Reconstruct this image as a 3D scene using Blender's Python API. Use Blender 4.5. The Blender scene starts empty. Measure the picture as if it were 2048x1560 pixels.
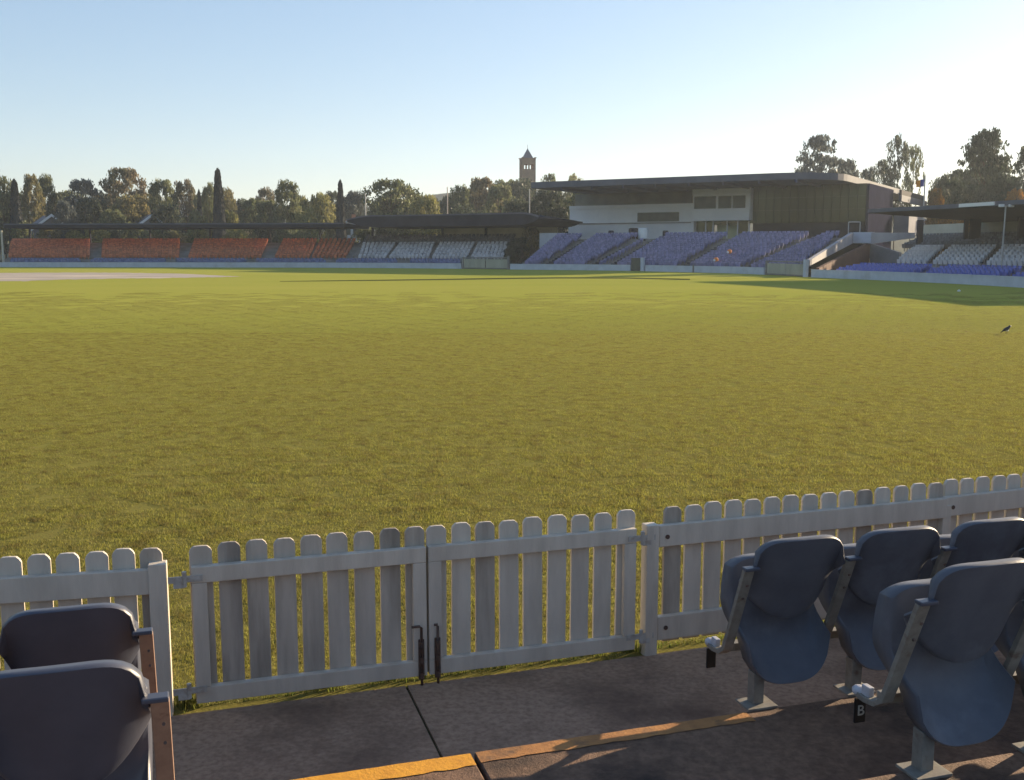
import bpy, math, random
from mathutils import Vector, Matrix
R = random.Random(7)
sc = bpy.context.scene
C = sc.collection
rad = math.radians

# ------------------------------------------------------------------ camera
F = 2050.0; HC = 2.4; PITCH = math.atan(280 / F)
cd = bpy.data.cameras.new('camera'); cam = bpy.data.objects.new('camera', cd); C.objects.link(cam)
cam.location = (0, 0, HC); cam.rotation_euler = (math.pi / 2 - PITCH, 0, 0)
cd.sensor_width = 36; cd.lens = 36 * F / 2048; cd.clip_end = 6000; cd.clip_start = .05
sc.camera = cam
CP, SP = math.cos(PITCH), math.sin(PITCH)

def ray(px, py):
    a = (px - 1024) / F; b = (780 - py) / F
    return a, CP + b * SP, -SP + b * CP
def P(px, py, z=0):                       # point of the plane at height z seen at a pixel
    a, y, zz = ray(px, py); k = (z - HC) / zz
    return Vector((a * k, y * k, z))
def AZ(px, py=470):                       # X / Y of a pixel
    a, y, _ = ray(px, py); return a / y
def ZY(py, Y):                            # height seen at row py at distance Y
    _, y, zz = ray(1024, py); return HC + Y * zz / y
def XY(px, Y, py=470): return AZ(px, py) * Y

# near frame: t runs along the picket fence, s from the camera towards the field
DX, DY = .955, .297
def W(t, s, z=0): return Vector((DX * t - DY * s, DY * t + DX * s, z))
def TS(px, py, s):
    r = AZ(px, py); Y = s / (DX - DY * r); X = r * Y
    return DX * X + DY * Y
ROWA = math.atan2(DY, DX)

# ------------------------------------------------------------------ materials
def N(nt, t, **kw):
    n = nt.nodes.new(t)
    for k, v in kw.items():
        if k in ('ins',):
            for a, b in v.items(): n.inputs[a].default_value = b
        else: setattr(n, k, v)
    return n
def mat(name, c1, c2=None, scale=3.0, rough=.7, spec=.3, bump=0.0, bscale=None, stretch=(1, 1, 1), metal=0.0, detail=6, lo=.35, hi=.65, c3=None, s3=1.0, lo3=.5, hi3=.7, trans=0.0, island=0.0):
    m = bpy.data.materials.new(name); m.use_nodes = True
    nt = m.node_tree; b = nt.nodes['Principled BSDF']; out = nt.nodes['Material Output']
    b.inputs['Roughness'].default_value = rough; b.inputs['Specular IOR Level'].default_value = spec; b.inputs['Metallic'].default_value = metal
    geo = N(nt, 'ShaderNodeNewGeometry')
    mp = N(nt, 'ShaderNodeMapping'); mp.inputs['Scale'].default_value = stretch
    nt.links.new(geo.outputs['Position'], mp.inputs['Vector'])
    col = None
    if c2:
        nz = N(nt, 'ShaderNodeTexNoise', ins={'Scale': scale, 'Detail': detail, 'Roughness': .6})
        nt.links.new(mp.outputs[0], nz.inputs['Vector'])
        mr = N(nt, 'ShaderNodeMapRange', ins={'From Min': lo, 'From Max': hi}); nt.links.new(nz.outputs['Fac'], mr.inputs['Value'])
        mx = N(nt, 'ShaderNodeMix', data_type='RGBA'); mx.inputs['A'].default_value = (*c1, 1); mx.inputs['B'].default_value = (*c2, 1)
        nt.links.new(mr.outputs[0], mx.inputs['Factor']); col = mx.outputs['Result']
        if c3:
            n3 = N(nt, 'ShaderNodeTexNoise', ins={'Scale': s3, 'Detail': 5, 'Roughness': .65})
            nt.links.new(mp.outputs[0], n3.inputs['Vector'])
            m3 = N(nt, 'ShaderNodeMapRange', ins={'From Min': lo3, 'From Max': hi3}); nt.links.new(n3.outputs['Fac'], m3.inputs['Value'])
            x3 = N(nt, 'ShaderNodeMix', data_type='RGBA'); x3.inputs['B'].default_value = (*c3, 1)
            nt.links.new(m3.outputs[0], x3.inputs['Factor']); nt.links.new(col, x3.inputs['A']); col = x3.outputs['Result']
    if island:
        mx = N(nt, 'ShaderNodeHueSaturation')
        mr = N(nt, 'ShaderNodeMapRange', ins={'To Min': 1 - island, 'To Max': 1 + island}); nt.links.new(geo.outputs['Random Per Island'], mr.inputs['Value'])
        nt.links.new(mr.outputs[0], mx.inputs['Value'])
        if col: nt.links.new(col, mx.inputs['Color'])
        else: mx.inputs['Color'].default_value = (*c1, 1)
        col = mx.outputs['Color']
    if col: nt.links.new(col, b.inputs['Base Color'])
    else: b.inputs['Base Color'].default_value = (*c1, 1)
    if bump:
        nb = N(nt, 'ShaderNodeTexNoise', ins={'Scale': bscale or scale * 6, 'Detail': 8, 'Roughness': .7})
        nt.links.new(mp.outputs[0], nb.inputs['Vector'])
        bp = N(nt, 'ShaderNodeBump', ins={'Strength': bump, 'Distance': .02}); nt.links.new(nb.outputs['Fac'], bp.inputs['Height'])
        nt.links.new(bp.outputs[0], b.inputs['Normal'])
    if trans:
        tr = N(nt, 'ShaderNodeBsdfTranslucent'); ms = N(nt, 'ShaderNodeMixShader'); ms.inputs[0].default_value = trans
        if col: nt.links.new(col, tr.inputs['Color'])
        else: tr.inputs['Color'].default_value = (*c1, 1)
        nt.links.new(b.outputs[0], ms.inputs[1]); nt.links.new(tr.outputs[0], ms.inputs[2]); nt.links.new(ms.outputs[0], out.inputs['Surface'])
    return m

M = {}
M['paint'] = mat('white paint', (.60, .535, .455), (.48, .425, .36), 9, .55, .3, .25, 40, (1, 1, .18), c3=(.30, .28, .25), s3=3.5, lo3=.6, hi3=.85)
M['paint2'] = mat('worn white paint', (.53, .465, .395), (.385, .335, .28), 8, .65, .2, .3, 40, (1, 1, .15), c3=(.20, .17, .14), s3=3.4, lo3=.47, hi3=.74)
M['paint3'] = mat('grey mildewed paint', (.47, .41, .35), (.37, .32, .27), 8, .7, .2, .3, 40, (1, 1, .15), c3=(.10, .085, .075), s3=3.4, lo3=.46, hi3=.72)
M['rust'] = mat('rusty steel', (.06, .045, .04), (.12, .06, .04), 30, .6, .4, .2, 80)
M['galv'] = mat('painted hinge', (.45, .44, .42), (.30, .26, .22), 25, .5, .4)
M['conc'] = mat('damp concrete', (.42, .275, .19), (.27, .17, .115), 30, .8, .25, .6, 70, c3=(.115, .068, .048), s3=1.1, lo3=.43, hi3=.70, detail=9)
M['conc2'] = mat('stained concrete step', (.25, .15, .10), (.155, .09, .058), 32, .8, .25, .6, 70, c3=(.045, .03, .025), s3=1.4, lo3=.45, hi3=.68, detail=9)
M['yellow'] = mat('worn yellow line paint', (.72, .34, .035), (.58, .26, .03), 14, .7, .3, .3, 60, c3=(.22, .13, .07), s3=9, lo3=.62, hi3=.78)
M['yellow_shaded'] = mat('worn line paint toned for shade', (.44, .21, .075), (.32, .15, .06), 12, .75, .2, .3, 60, c3=(.14, .09, .06), s3=8, lo3=.52, hi3=.74)  # worn yellow again, darkened in colour for the shaded stretch of line
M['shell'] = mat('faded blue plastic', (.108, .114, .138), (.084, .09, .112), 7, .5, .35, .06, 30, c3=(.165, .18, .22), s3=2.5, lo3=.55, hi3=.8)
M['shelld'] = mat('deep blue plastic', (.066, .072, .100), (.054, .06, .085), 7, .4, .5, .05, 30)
M['bracket'] = mat('tan steel', (.33, .21, .15), (.26, .16, .115), 20, .5, .4, .1, 60, c3=(.16, .08, .05), s3=14, lo3=.6, hi3=.75)
M['bracketg'] = mat('grey steel', (.24, .23, .20), (.18, .16, .14), 20, .5, .4, .1, 60, c3=(.13, .075, .05), s3=14, lo3=.58, hi3=.75)
M['castend'] = mat('white worn casting', (.50, .50, .54), (.36, .35, .38), 25, .5, .4)
M['black'] = mat('black plate', (.012, .012, .013), None, rough=.4)
M['plate'] = mat('plate letter', (.36, .36, .33), None, rough=.5)
# far things
M['wall'] = mat('pale boundary wall', (.50, .53, .60), (.42, .45, .52), 1.2, .7, .3, c3=(.33, .33, .34), s3=.5, lo3=.55, hi3=.8)
M['cream'] = mat('cream wall', (.55, .52, .42), (.45, .42, .33), .8, .8, .2)
M['tconc'] = mat('terrace concrete', (.26, .25, .24), (.17, .16, .15), .7, .85, .2)
M['dark'] = mat('dark cladding', (.035, .035, .05), (.024, .024, .034), .6, .85, .1)
M['fascia'] = mat('grey roof metal', (.11, .12, .155), (.08, .09, .12), .5, .7, .1)
M['soffit'] = mat('blue grey soffit', (.10, .105, .17), (.08, .085, .13), .5, .7, .3)
M['pwhite'] = mat('white render', (.74, .745, .75), (.66, .67, .69), .4, .75, .3)
M['glass'] = mat('tinted glass', (.052, .064, .038), (.066, .078, .044), .35, .10, .5, stretch=(1, 1, .6), metal=.55)
M['win'] = mat('window glass', (.055, .065, .05), (.10, .11, .09), .5, .3, .25)
M['lit_view'] = mat('panel coloured as lit view', (.62, .68, .42), (.5, .55, .35), .5, .7)  # pale yellow green stands for the lit view through the entrance
M['brown'] = mat('brown tunnel wall', (.10, .045, .035), (.07, .03, .025), .8, .85, .2)
M['orange'] = mat('orange seat plastic', (.50, .15, .06), (.41, .115, .05), .6, .5, .4, island=.35)
M['purple'] = mat('violet blue seat plastic', (.20, .195, .34), (.165, .16, .29), .5, .45, .4, island=.35)
M['blue'] = mat('bright blue seat plastic', (.085, .12, .42), (.07, .10, .36), .5, .45, .4, island=.3)
M['dblue'] = mat('dull blue seat plastic', (.13, .155, .28), (.10, .125, .235), .5, .5, .3, island=.3)
M['white'] = mat('white seat plastic', (.50, .49, .50), (.40, .39, .41), .6, .5, .4, island=.25)
M['wood'] = mat('pale timber', (.42, .41, .33), (.33, .32, .26), 1.0, .8, .2, stretch=(1, 1, .3))
M['brick'] = mat('brown brick', (.30, .19, .13), (.22, .14, .10), .6, .9, .1)
M['slate'] = mat('blue slate', (.09, .10, .15), (.07, .08, .12), .7, .6, .3)
M['tile'] = mat('red roof tile', (.42, .17, .10), (.32, .13, .08), .8, .8, .2)
M['gtile'] = mat('grey roof tile', (.22, .21, .22), (.16, .15, .17), .8, .8, .2)
M['hwall'] = mat('house wall', (.62, .50, .42), (.52, .42, .35), .8, .8, .2)
M['pole'] = mat('galvanised pole', (.42, .42, .42), (.33, .33, .33), 2, .5, .4)
M['bark'] = mat('bark', (.10, .075, .055), (.06, .045, .035), 3, .9, .1)
M['sig'] = mat('orange cloth', (.75, .22, .04), None, rough=.7)
M['white2'] = mat('white sheet', (.75, .75, .74), None, rough=.6)
M['flagy'] = mat('orange flag cloth', (.75, .33, .03), (.6, .22, .03), 4, .8, .1)
M['flagb'] = mat('blue flag cloth', (.06, .08, .35), None, rough=.8)
M['earth'] = mat('rough ground', (.09, .085, .04), (.07, .055, .035), .15, .9, .1)
M['hill'] = mat('wooded hill', (.03, .042, .030), (.02, .028, .024), .03, .95, .05, .8, .08)
leafp = dict(rough=.55, spec=.25, scale=.25, trans=.48, island=.5)
M['l_olive'] = mat('olive leaves', (.145, .155, .07), (.10, .12, .055), **leafp)
M['l_yellow'] = mat('yellow green leaves', (.23, .215, .07), (.16, .17, .06), **leafp)
M['l_dark'] = mat('dark leaves', (.062, .075, .047), (.043, .058, .038), **leafp)
M['l_blue'] = mat('blue grey leaves', (.10, .118, .115), (.078, .092, .092), **leafp)
M['l_red'] = mat('reddish brown leaves', (.18, .135, .09), (.12, .12, .06), **leafp)
M['l_amber'] = mat('amber leaves', (.21, .17, .07), (.14, .14, .06), **leafp)
M['l_orange'] = mat('orange leaves', (.30, .13, .02), (.15, .10, .03), **leafp)
M['l_cyp'] = mat('cypress leaves', (.035, .038, .04), (.026, .029, .032), rough=.8, spec=.1, scale=.3, trans=.12, island=.4)
M['b_black'] = mat('black feathers', (.015, .016, .02), None, rough=.5)
M['b_white'] = mat('white feathers', (.6, .6, .58), None, rough=.7)

# ------------------------------------------------------------------ mesh builder
class MB:
    def __init__(s): s.v = []; s.f = []; s.mi = []
    def add(s, vs, fs, mi=0):
        o = len(s.v); s.v += [tuple(x) for x in vs]
        for f in fs: s.f.append([o + i for i in f]); s.mi.append(mi)
        return s
    def quad(s, a, b, c, d, mi=0): return s.add([a, b, c, d], [(0, 1, 2, 3)], mi)
    def box(s, c, sz, ux=(1, 0, 0), uy=None, mi=0):
        ux = Vector(ux).normalized(); uz = Vector((0, 0, 1)); uy = Vector(uy).normalized() if uy else uz.cross(ux).normalized(); uz = ux.cross(uy)
        c = Vector(c); a, b, h = sz[0] / 2, sz[1] / 2, sz[2] / 2
        vs = [c + ux * (i * a) + uy * (j * b) + uz * (k * h) for k in (-1, 1) for j in (-1, 1) for i in (-1, 1)]
        return s.add(vs, [(0, 2, 3, 1), (4, 5, 7, 6), (0, 1, 5, 4), (2, 6, 7, 3), (0, 4, 6, 2), (1, 3, 7, 5)], mi)
    def prism(s, base, top, mi=0):          # two rings of equal count
        n = len(base)
        return s.add(list(base) + list(top), [tuple(range(n - 1, -1, -1)), tuple(range(n, 2 * n))] + [(i, (i + 1) % n, n + (i + 1) % n, n + i) for i in range(n)], mi)
    def tube(s, pts, rs, n=8, mi=0):
        pts = [Vector(p) for p in pts]
        if not isinstance(rs, (list, tuple)): rs = [rs] * len(pts)
        rings = []
        for i, p in enumerate(pts):
            t = (pts[min(i + 1, len(pts) - 1)] - pts[max(i - 1, 0)]).normalized()
            u = t.orthogonal().normalized() if abs(t.z) < .95 else Vector((1, 0, 0)); u = (u - t * u.dot(t)).normalized(); w = t.cross(u)
            rings.append([p + (u * math.cos(2 * math.pi * k / n) + w * math.sin(2 * math.pi * k / n)) * rs[i] for k in range(n)])
        vs = [q for r in rings for q in r]; fs = []
        for i in range(len(rings) - 1):
            for k in range(n): fs.append((i * n + k, i * n + (k + 1) % n, (i + 1) * n + (k + 1) % n, (i + 1) * n + k))
        fs.append(tuple(range(n - 1, -1, -1))); fs.append(tuple(range((len(rings) - 1) * n, len(rings) * n)))
        return s.add(vs, fs, mi)
    def ell(s, c, r, n=10, m=6, mi=0):
        c = Vector(c); vs = []; fs = []
        for i in range(m + 1):
            th = math.pi * i / m
            for k in range(n):
                ph = 2 * math.pi * k / n
                vs.append(c + Vector((r[0] * math.sin(th) * math.cos(ph), r[1] * math.sin(th) * math.sin(ph), r[2] * math.cos(th))))
        for i in range(m):
            for k in range(n): fs.append((i * n + k, (i + 1) * n + k, (i + 1) * n + (k + 1) % n, i * n + (k + 1) % n))
        return s.add(vs, fs, mi)
    def build(s, name, mats, parent=None, smooth=False, bevel=0, loc=None):
        off = Vector(loc) if loc is not None else (parent.location if parent is not None and parent.get('world') else Vector((0, 0, 0)))
        me = bpy.data.meshes.new(name); me.from_pydata([tuple(Vector(v) - off) for v in s.v], [], s.f)
        for m in (mats if isinstance(mats, (list, tuple)) else [mats]): me.materials.append(m)
        for p, i in zip(me.polygons, s.mi): p.material_index = i; p.use_smooth = smooth
        me.validate(); me.update()
        o = bpy.data.objects.new(name, me); C.objects.link(o)
        if parent is not None: o.parent = parent
        if loc is not None and parent is None: o.location = loc
        if bevel:
            b = o.modifiers.new('b', 'BEVEL'); b.width = bevel; b.segments = 2; b.limit_method = 'ANGLE'
        return o
def tag(o, label=None, cat=None, group=None, kind=None):
    for k, v in (('label', label), ('category', cat), ('group', group), ('kind', kind)):
        if v: o[k] = v
    return o
WORLD = {}
def thing(name, label, cat, loc=(0, 0, 0), rz=0, group=None, world=True):
    o = bpy.data.objects.new(name, None); C.objects.link(o); o.location = loc; o.rotation_euler = (0, 0, rz); o.empty_display_size = .2
    tag(o, label, cat, group)
    if world: o['world'] = 1
    return o
def copy_tree(o, kids, loc, rz, label=None, group=None, scale=None):
    r = o.copy(); C.objects.link(r); r.location = loc; r.rotation_euler = (0, 0, rz)
    if scale: r.scale = scale
    if label: r['label'] = label
    if group: r['group'] = group
    out = [r]
    for ch in kids[o.name]:
        c = ch.copy(); C.objects.link(c); c.parent = r; out.append(c)
        for g in kids.get(ch.name, ()):
            d = g.copy(); C.objects.link(d); d.parent = c
    return out
ORD = 'first second third fourth fifth sixth seventh eighth ninth tenth eleventh twelfth thirteenth fourteenth fifteenth sixteenth seventeenth eighteenth nineteenth'.split()
TENS = {2: 'twent', 3: 'thirt', 4: 'fort', 5: 'fift', 6: 'sixt', 7: 'sevent'}
def ordn(n):
    if n < 20: return ORD[n - 1]
    t, u = divmod(n, 10)
    return TENS[t] + 'ieth' if u == 0 else TENS[t] + 'y-' + ORD[u - 1]

# ------------------------------------------------------------------ boundary curve of the oval
BPX = [(-420, 532.6), (-200, 533.5), (0, 534.2), (256, 534.6), (512, 535), (700, 535.6), (912, 537.4), (1020, 539), (1140, 540.2), (1260, 541.8), (1370, 544.4), (1450, 546.3), (1530, 549.4), (1620, 554.6), (1750, 560), (1900, 567.2), (2048, 575.6), (2250, 590), (2450, 607)]
bp = [P(x, y, 0) for x, y in BPX]
BS = []
for i in range(len(bp) - 1):
    p0, p1, p2, p3 = bp[max(i - 1, 0)], bp[i], bp[i + 1], bp[min(i + 2, len(bp) - 1)]
    for k in range(24):
        t = k / 24
        BS.append(.5 * (2 * p1 + (p2 - p0) * t + (2 * p0 - 5 * p1 + 4 * p2 - p3) * t * t + (3 * p1 - p0 - 3 * p2 + p3) * t ** 3))
BS.append(bp[-1])
for _ in range(40):                       # soften
    BS = [BS[0]] + [(BS[i - 1] + BS[i] * 2 + BS[i + 1]) / 4 for i in range(1, len(BS) - 1)] + [BS[-1]]
BA = [0.0]
for i in range(1, len(BS)): BA.append(BA[-1] + (BS[i] - BS[i - 1]).length)
BN = []
for i in range(len(BS)):
    j0, j1 = max(i - 14, 0), min(i + 14, len(BS) - 1); t = (BS[j1] - BS[j0]).normalized(); BN.append(Vector((-t.y, t.x, 0)))
def bat(s):
    lo, hi = 0, len(BA) - 1
    if s <= 0: return BS[0].copy(), BN[0].copy()
    if s >= BA[-1]: return BS[-1].copy(), BN[-1].copy()
    while hi - lo > 1:
        m = (lo + hi) // 2
        if BA[m] <= s: lo = m
        else: hi = m
    k = (s - BA[lo]) / max(BA[hi] - BA[lo], 1e-6)
    return BS[lo].lerp(BS[hi], k), BN[lo].lerp(BN[hi], k).normalized()
def BO(s, o, z=0):
    p, n = bat(s); q = p + n * o; q.z = z; return q
def SPX(px, o=0, py=500):                 # arc length where the curve at offset o is seen at column px
    r = AZ(px, py); lo, hi = 0, BA[-1]
    for _ in range(50):
        m = (lo + hi) / 2; q = BO(m, o)
        if q.x / q.y < r: lo = m
        else: hi = m
    return lo
def steps(s0, s1, d=1.5):
    n = max(1, int(round((s1 - s0) / d))); return [s0 + (s1 - s0) * i / n for i in range(n + 1)]
def strip(mb, s0, s1, o0, z0, o1, z1, mi=0, d=1.5):
    ss = steps(s0, s1, d)
    for a, b in zip(ss, ss[1:]): mb.quad(BO(a, o0, z0), BO(b, o0, z0), BO(b, o1, z1), BO(a, o1, z1), mi)
def slab(mb, s0, s1, o0, o1, z0, z1, mi=0, d=1.5, zb0=None, zb1=None):
    "closed curved slab; z0/z1 bottom/top; zb0, zb1: other bottom/top at o1"
    b0 = z0 if zb0 is None else zb0; b1 = z1 if zb1 is None else zb1
    strip(mb, s0, s1, o0, z0, o0, z1, mi, d); strip(mb, s0, s1, o1, b1, o1, b0, mi, d); strip(mb, s0, s1, o0, z1, o1, b1, mi, d); strip(mb, s0, s1, o1, b0, o0, z0, mi, d)
    for s in (s0, s1): mb.quad(BO(s, o0, z0), BO(s, o1, b0), BO(s, o1, b1), BO(s, o0, z1), mi)
def terrace(mb, s0, s1, o0, z0, o1, z1, rows, mi=0):
    for r in range(rows):
        a = o0 + (o1 - o0) * r / rows; b = o0 + (o1 - o0) * (r + 1) / rows; z = z0 + (z1 - z0) * r / max(rows - 1, 1); zp = z0 - .4 if r == 0 else z0 + (z1 - z0) * (r - 1) / max(rows - 1, 1)
        strip(mb, s0, s1, a, zp, a, z, mi); strip(mb, s0, s1, a, z, b, z, mi)
# one distant tip-up seat: legs, raised pan, curved back (local: +y faces the field)
def seat_geo():
    m = MB()
    for (x0, x1, y) in ((-.22, -.1, .05), (-.1, .1, .02), (.1, .22, .05)):
        pass
    bk = [(-.22, -.05), (-.12, -.09), (.12, -.09), (.22, -.05)]
    for (a, b) in zip(bk, bk[1:]):
        m.add([(a[0], a[1], .42), (b[0], b[1], .42), (b[0], b[1] - .08, .82), (a[0], a[1] - .08, .82), (a[0], a[1] - .04, .42), (b[0], b[1] - .04, .42), (b[0], b[1] - .12, .82), (a[0], a[1] - .12, .82)],
              [(0, 1, 2, 3), (5, 4, 7, 6), (3, 2, 6, 7), (0, 4, 5, 1)])
    m.add([(-.21, .02, .28), (.21, .02, .28), (.21, .10, .66), (-.21, .10, .66), (-.21, .09, .28), (.21, .09, .28), (.21, .15, .66), (-.21, .15, .66)],
          [(0, 1, 2, 3), (5, 4, 7, 6), (3, 2, 6, 7), (0, 4, 5, 1), (0, 3, 7, 4), (1, 5, 6, 2)])
    m.box((0, -.02, .2), (.06, .06, .4))
    return m
SG = seat_geo()
def put_seat(mb, p, face, mi=0, tw=0):
    a = math.atan2(face.y, face.x) - math.pi / 2 + tw; c, s = math.cos(a), math.sin(a)
    mb.add([(p.x + v[0] * c - v[1] * s, p.y + v[0] * s + v[1] * c, p.z + v[2]) for v in SG.v], SG.f, mi)
def block(b0, b1, o0, z0, t0, t1, o1, z1, rows, py0=515, py1=475, pitch=.53, inset=.3):
    "seat positions: list of rows of (point, facing)"
    out = []; sb0, sb1, st0, st1 = SPX(b0, o0, py0), SPX(b1, o0, py0), SPX(t0, o1, py1), SPX(t1, o1, py1)
    for r in range(rows):
        k = r / max(rows - 1, 1); s0 = sb0 + (st0 - sb0) * k; s1 = sb1 + (st1 - sb1) * k; o = o0 + (o1 - o0) * k; z = z0 + (z1 - z0) * k
        n = max(1, int((s1 - s0) / pitch)); row = []
        for i in range(n):
            s = s0 + (s1 - s0) * (i + .5) / n; _, nn = bat(s); row.append((BO(s, o + inset, z), -nn))
        out.append(row)
    return out

# ------------------------------------------------------------------ ground, field, hills
def struct(o): o['kind'] = 'structure'; return o
g = MB(); g.quad((-1700, -700, -.05), (1700, -700, -.05), (1700, 2200, -.05), (-1700, 2200, -.05))
struct(g.build('ground', M['earth']))

def grass_mat():
    m = bpy.data.materials.new('oval turf'); m.use_nodes = True; nt = m.node_tree; b = nt.nodes['Principled BSDF']
    b.inputs['Roughness'].default_value = .8; b.inputs['Specular IOR Level'].default_value = .0
    geo = N(nt, 'ShaderNodeNewGeometry')
    def noise(sc_, det, st=(1, 1, 1), rough=.6):
        mp = N(nt, 'ShaderNodeMapping'); mp.inputs['Scale'].default_value = st; mp.inputs['Rotation'].default_value = (0, 0, .3); nt.links.new(geo.outputs['Position'], mp.inputs['Vector'])
        n = N(nt, 'ShaderNodeTexNoise', ins={'Scale': sc_, 'Detail': det, 'Roughness': rough}); nt.links.new(mp.outputs[0], n.inputs['Vector']); return n.outputs['Fac']
    def rng(v, a, c, lo=0, hi=1):
        r = N(nt, 'ShaderNodeMapRange', ins={'From Min': a, 'From Max': c, 'To Min': lo, 'To Max': hi}); nt.links.new(v, r.inputs['Value']); return r.outputs[0]
    def mix(f, A, B):
        x = N(nt, 'ShaderNodeMix', data_type='RGBA'); nt.links.new(f, x.inputs['Factor'])
        for k, q in (('A', A), ('B', B)):
            if isinstance(q, tuple): x.inputs[k].default_value = (*q, 1)
            else: nt.links.new(q, x.inputs[k])
        return x.outputs['Result']
    c = mix(rng(noise(2.2, 9, rough=.7), .36, .64), GR1, GR2)
    c = mix(rng(noise(.06, 4, (.5, 1, 1)), .40, .70, 0, .55), c, GR3)
    # near turf painted darker and browner for shadowed blades, fading away from the fence
    dt = N(nt, 'ShaderNodeVectorMath', operation='DOT_PRODUCT'); dt.inputs[1].default_value = (-.297, .955, 0); nt.links.new(geo.outputs['Position'], dt.inputs[0])
    shade_v = N(nt, 'ShaderNodeMath', operation='MULTIPLY_ADD'); shade_v.inputs[1].default_value = 4.0; nt.links.new(noise(.6, 5), shade_v.inputs[0]); nt.links.new(dt.outputs['Value'], shade_v.inputs[2])
    c = mix(rng(shade_v.outputs[0], 9, 40, .85, 0), c, GR_SHADE)
    c = mix(rng(noise(17, 8, rough=.85), .44, .74, 0, .6), c, GR4)
    nt.links.new(c, b.inputs['Base Color'])
    bp_ = N(nt, 'ShaderNodeBump', ins={'Strength': .6, 'Distance': .03}); nt.links.new(noise(26, 6, rough=.75), bp_.inputs['Height'])
    nt.links.new(bp_.outputs[0], b.inputs['Normal'])
    return m
GR1 = (.325, .328, .062); GR2 = (.282, .315, .058); GR3 = (.385, .358, .085); GR4 = (.155, .115, .042); GR_SHADE = (.150, .130, .045)
M['turf'] = grass_mat()
fpts = [BO(s, .3) for s in steps(0, BA[-1], 3)]
near = [W(60, 26, 0), W(40, 12.5), W(25, 8.3), W(14, 6.45), W(5, 5.45), W(2.45, 5.32), W(-.2, 5.32), W(-6, 5.32), W(-14, 6.4), W(-25, 8.5), W(-45, 20), W(-80, 50), W(-110, 90)]
fm = MB(); fm.add(fpts + near, [tuple(range(len(fpts) + len(near) - 1, -1, -1))])
struct(fm.build('playing_field', M['turf']))
# bare pitch square
M['pitch'] = mat('bare pitch soil', (.36, .315, .27), (.30, .26, .22), .5, .9, .1, c3=(.50, .42, .33), s3=.35, lo3=.48, hi3=.62, stretch=(.25, 1, 1))
pm = MB(); up = [(-80, 546.5), (60, 545.5), (180, 545), (270, 545.8), (370, 547.6), (440, 551), (485, 553)]; dn = [(470, 553.8), (400, 554.6), (330, 556), (230, 557.5), (110, 559.5), (40, 562.5), (-80, 563)]
def rough_line(l, amp):
    out = []
    for (x0, y0_), (x1, y1_) in zip(l, l[1:]):
        for i in range(9): k = i / 9; out.append((x0 + (x1 - x0) * k, y0_ + (y1_ - y0_) * k + R.uniform(-amp, amp)))
    return out + [l[-1]]
up = rough_line(up, .35); dn = rough_line(dn, .6)
pm.add([P(x, y, .004) for x, y in up + dn], [tuple(range(len(up + dn) - 1, -1, -1))])
struct(pm.build('bare_pitch_ground', M['pitch']))
# dark strip painted on the field for a shadow line following the boundary
M['shadow_line'] = mat('painted shadow line', (.05, .06, .02), (.08, .085, .025), 1.5, .9, .0)
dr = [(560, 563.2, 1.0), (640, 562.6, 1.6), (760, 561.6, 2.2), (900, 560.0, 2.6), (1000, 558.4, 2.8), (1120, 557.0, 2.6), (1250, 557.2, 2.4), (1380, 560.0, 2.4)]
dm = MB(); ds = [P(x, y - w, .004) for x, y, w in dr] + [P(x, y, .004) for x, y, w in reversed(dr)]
dm.add(ds, [tuple(range(len(ds) - 1, -1, -1))]); struct(dm.build('shadow_line_ground', M['shadow_line']))
# hills
def prof(az): return .80 + .10 * math.sin(az * 9 + 1.0) + .07 * math.sin(az * 23 + 2) + .03 * math.sin(az * 61)
hm = MB(); na, nd = 120, 26; vs = []
for j in range(nd):
    D = 240 + (1000 - 240) * j / (nd - 1)
    for i in range(na):
        az = -.75 + 1.5 * i / (na - 1); k = min(1, (D - 240) / 640); k = k * k * (3 - 2 * k)
        vs.append((D * math.sin(az), D * math.cos(az), -1 + 1 + 47 * k * prof(az) * 1.12 - .06 + 1.2 * math.sin(D * .05 + az * 40) * k))
hm.add(vs, [(j * na + i, j * na + i + 1, (j + 1) * na + i + 1, (j + 1) * na + i) for j in range(nd - 1) for i in range(na - 1)])
struct(hm.build('hills', M['hill'], smooth=True))
def HZ(D):
    k = max(0, min(1, (D - 240) / 640)); return 47 * k * k * (3 - 2 * k) * .8


# ------------------------------------------------------------------ concrete path, steps, line
def ts_poly(mb, pts, z0, z1): mb.prism([W(t, s, z0) for t, s in pts], [W(t, s, z1) for t, s in pts])
TJ = 1.047
farL = [(TJ - .007, 5.345), (-.2, 5.338), (-4, 5.6), (-9, 6.1)]
farR = [(TJ + .007, 5.345), (2.45, 5.345), (4.7, 5.38), (8, 5.62), (13, 6.4)]
for nm, far, tin in (('concrete_path', farL, TJ - .007), ('concrete_path', farR, TJ + .007)):
    m = MB(); end = far[-1][0]; pts = [(tin, 3.9)] + far + [(end, 3.9)]
    if end < 0: pts = pts
    else: pts = pts[::-1]
    ts_poly(m, pts, -.12, .004); struct(m.build(nm, M['conc']))
m = MB(); ts_poly(m, [(TJ - .02, 3.9), (TJ - .02, 5.31), (TJ + .02, 5.31), (TJ + .02, 3.9)][::-1], -.12, -.012); struct(m.build('path_joint_ground', M['earth']))
TU = 1.10
for i, (s0, s1, z) in enumerate(((3.06, 4.13, .2), (2.05, 3.115, .4), (1.0, 2.1, .6), (-1.2, 1.05, .8))):
    segs = [(-10, TU - .008), (TU + .008, 13)] if i == 0 else [(-10, 13)]
    for a, b in segs:
        m = MB(); ts_poly(m, [(a, s0), (b, s0), (b, s1), (a, s1)], -.1, z); struct(m.build('terrace_step', M['conc2'], bevel=.008))
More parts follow.
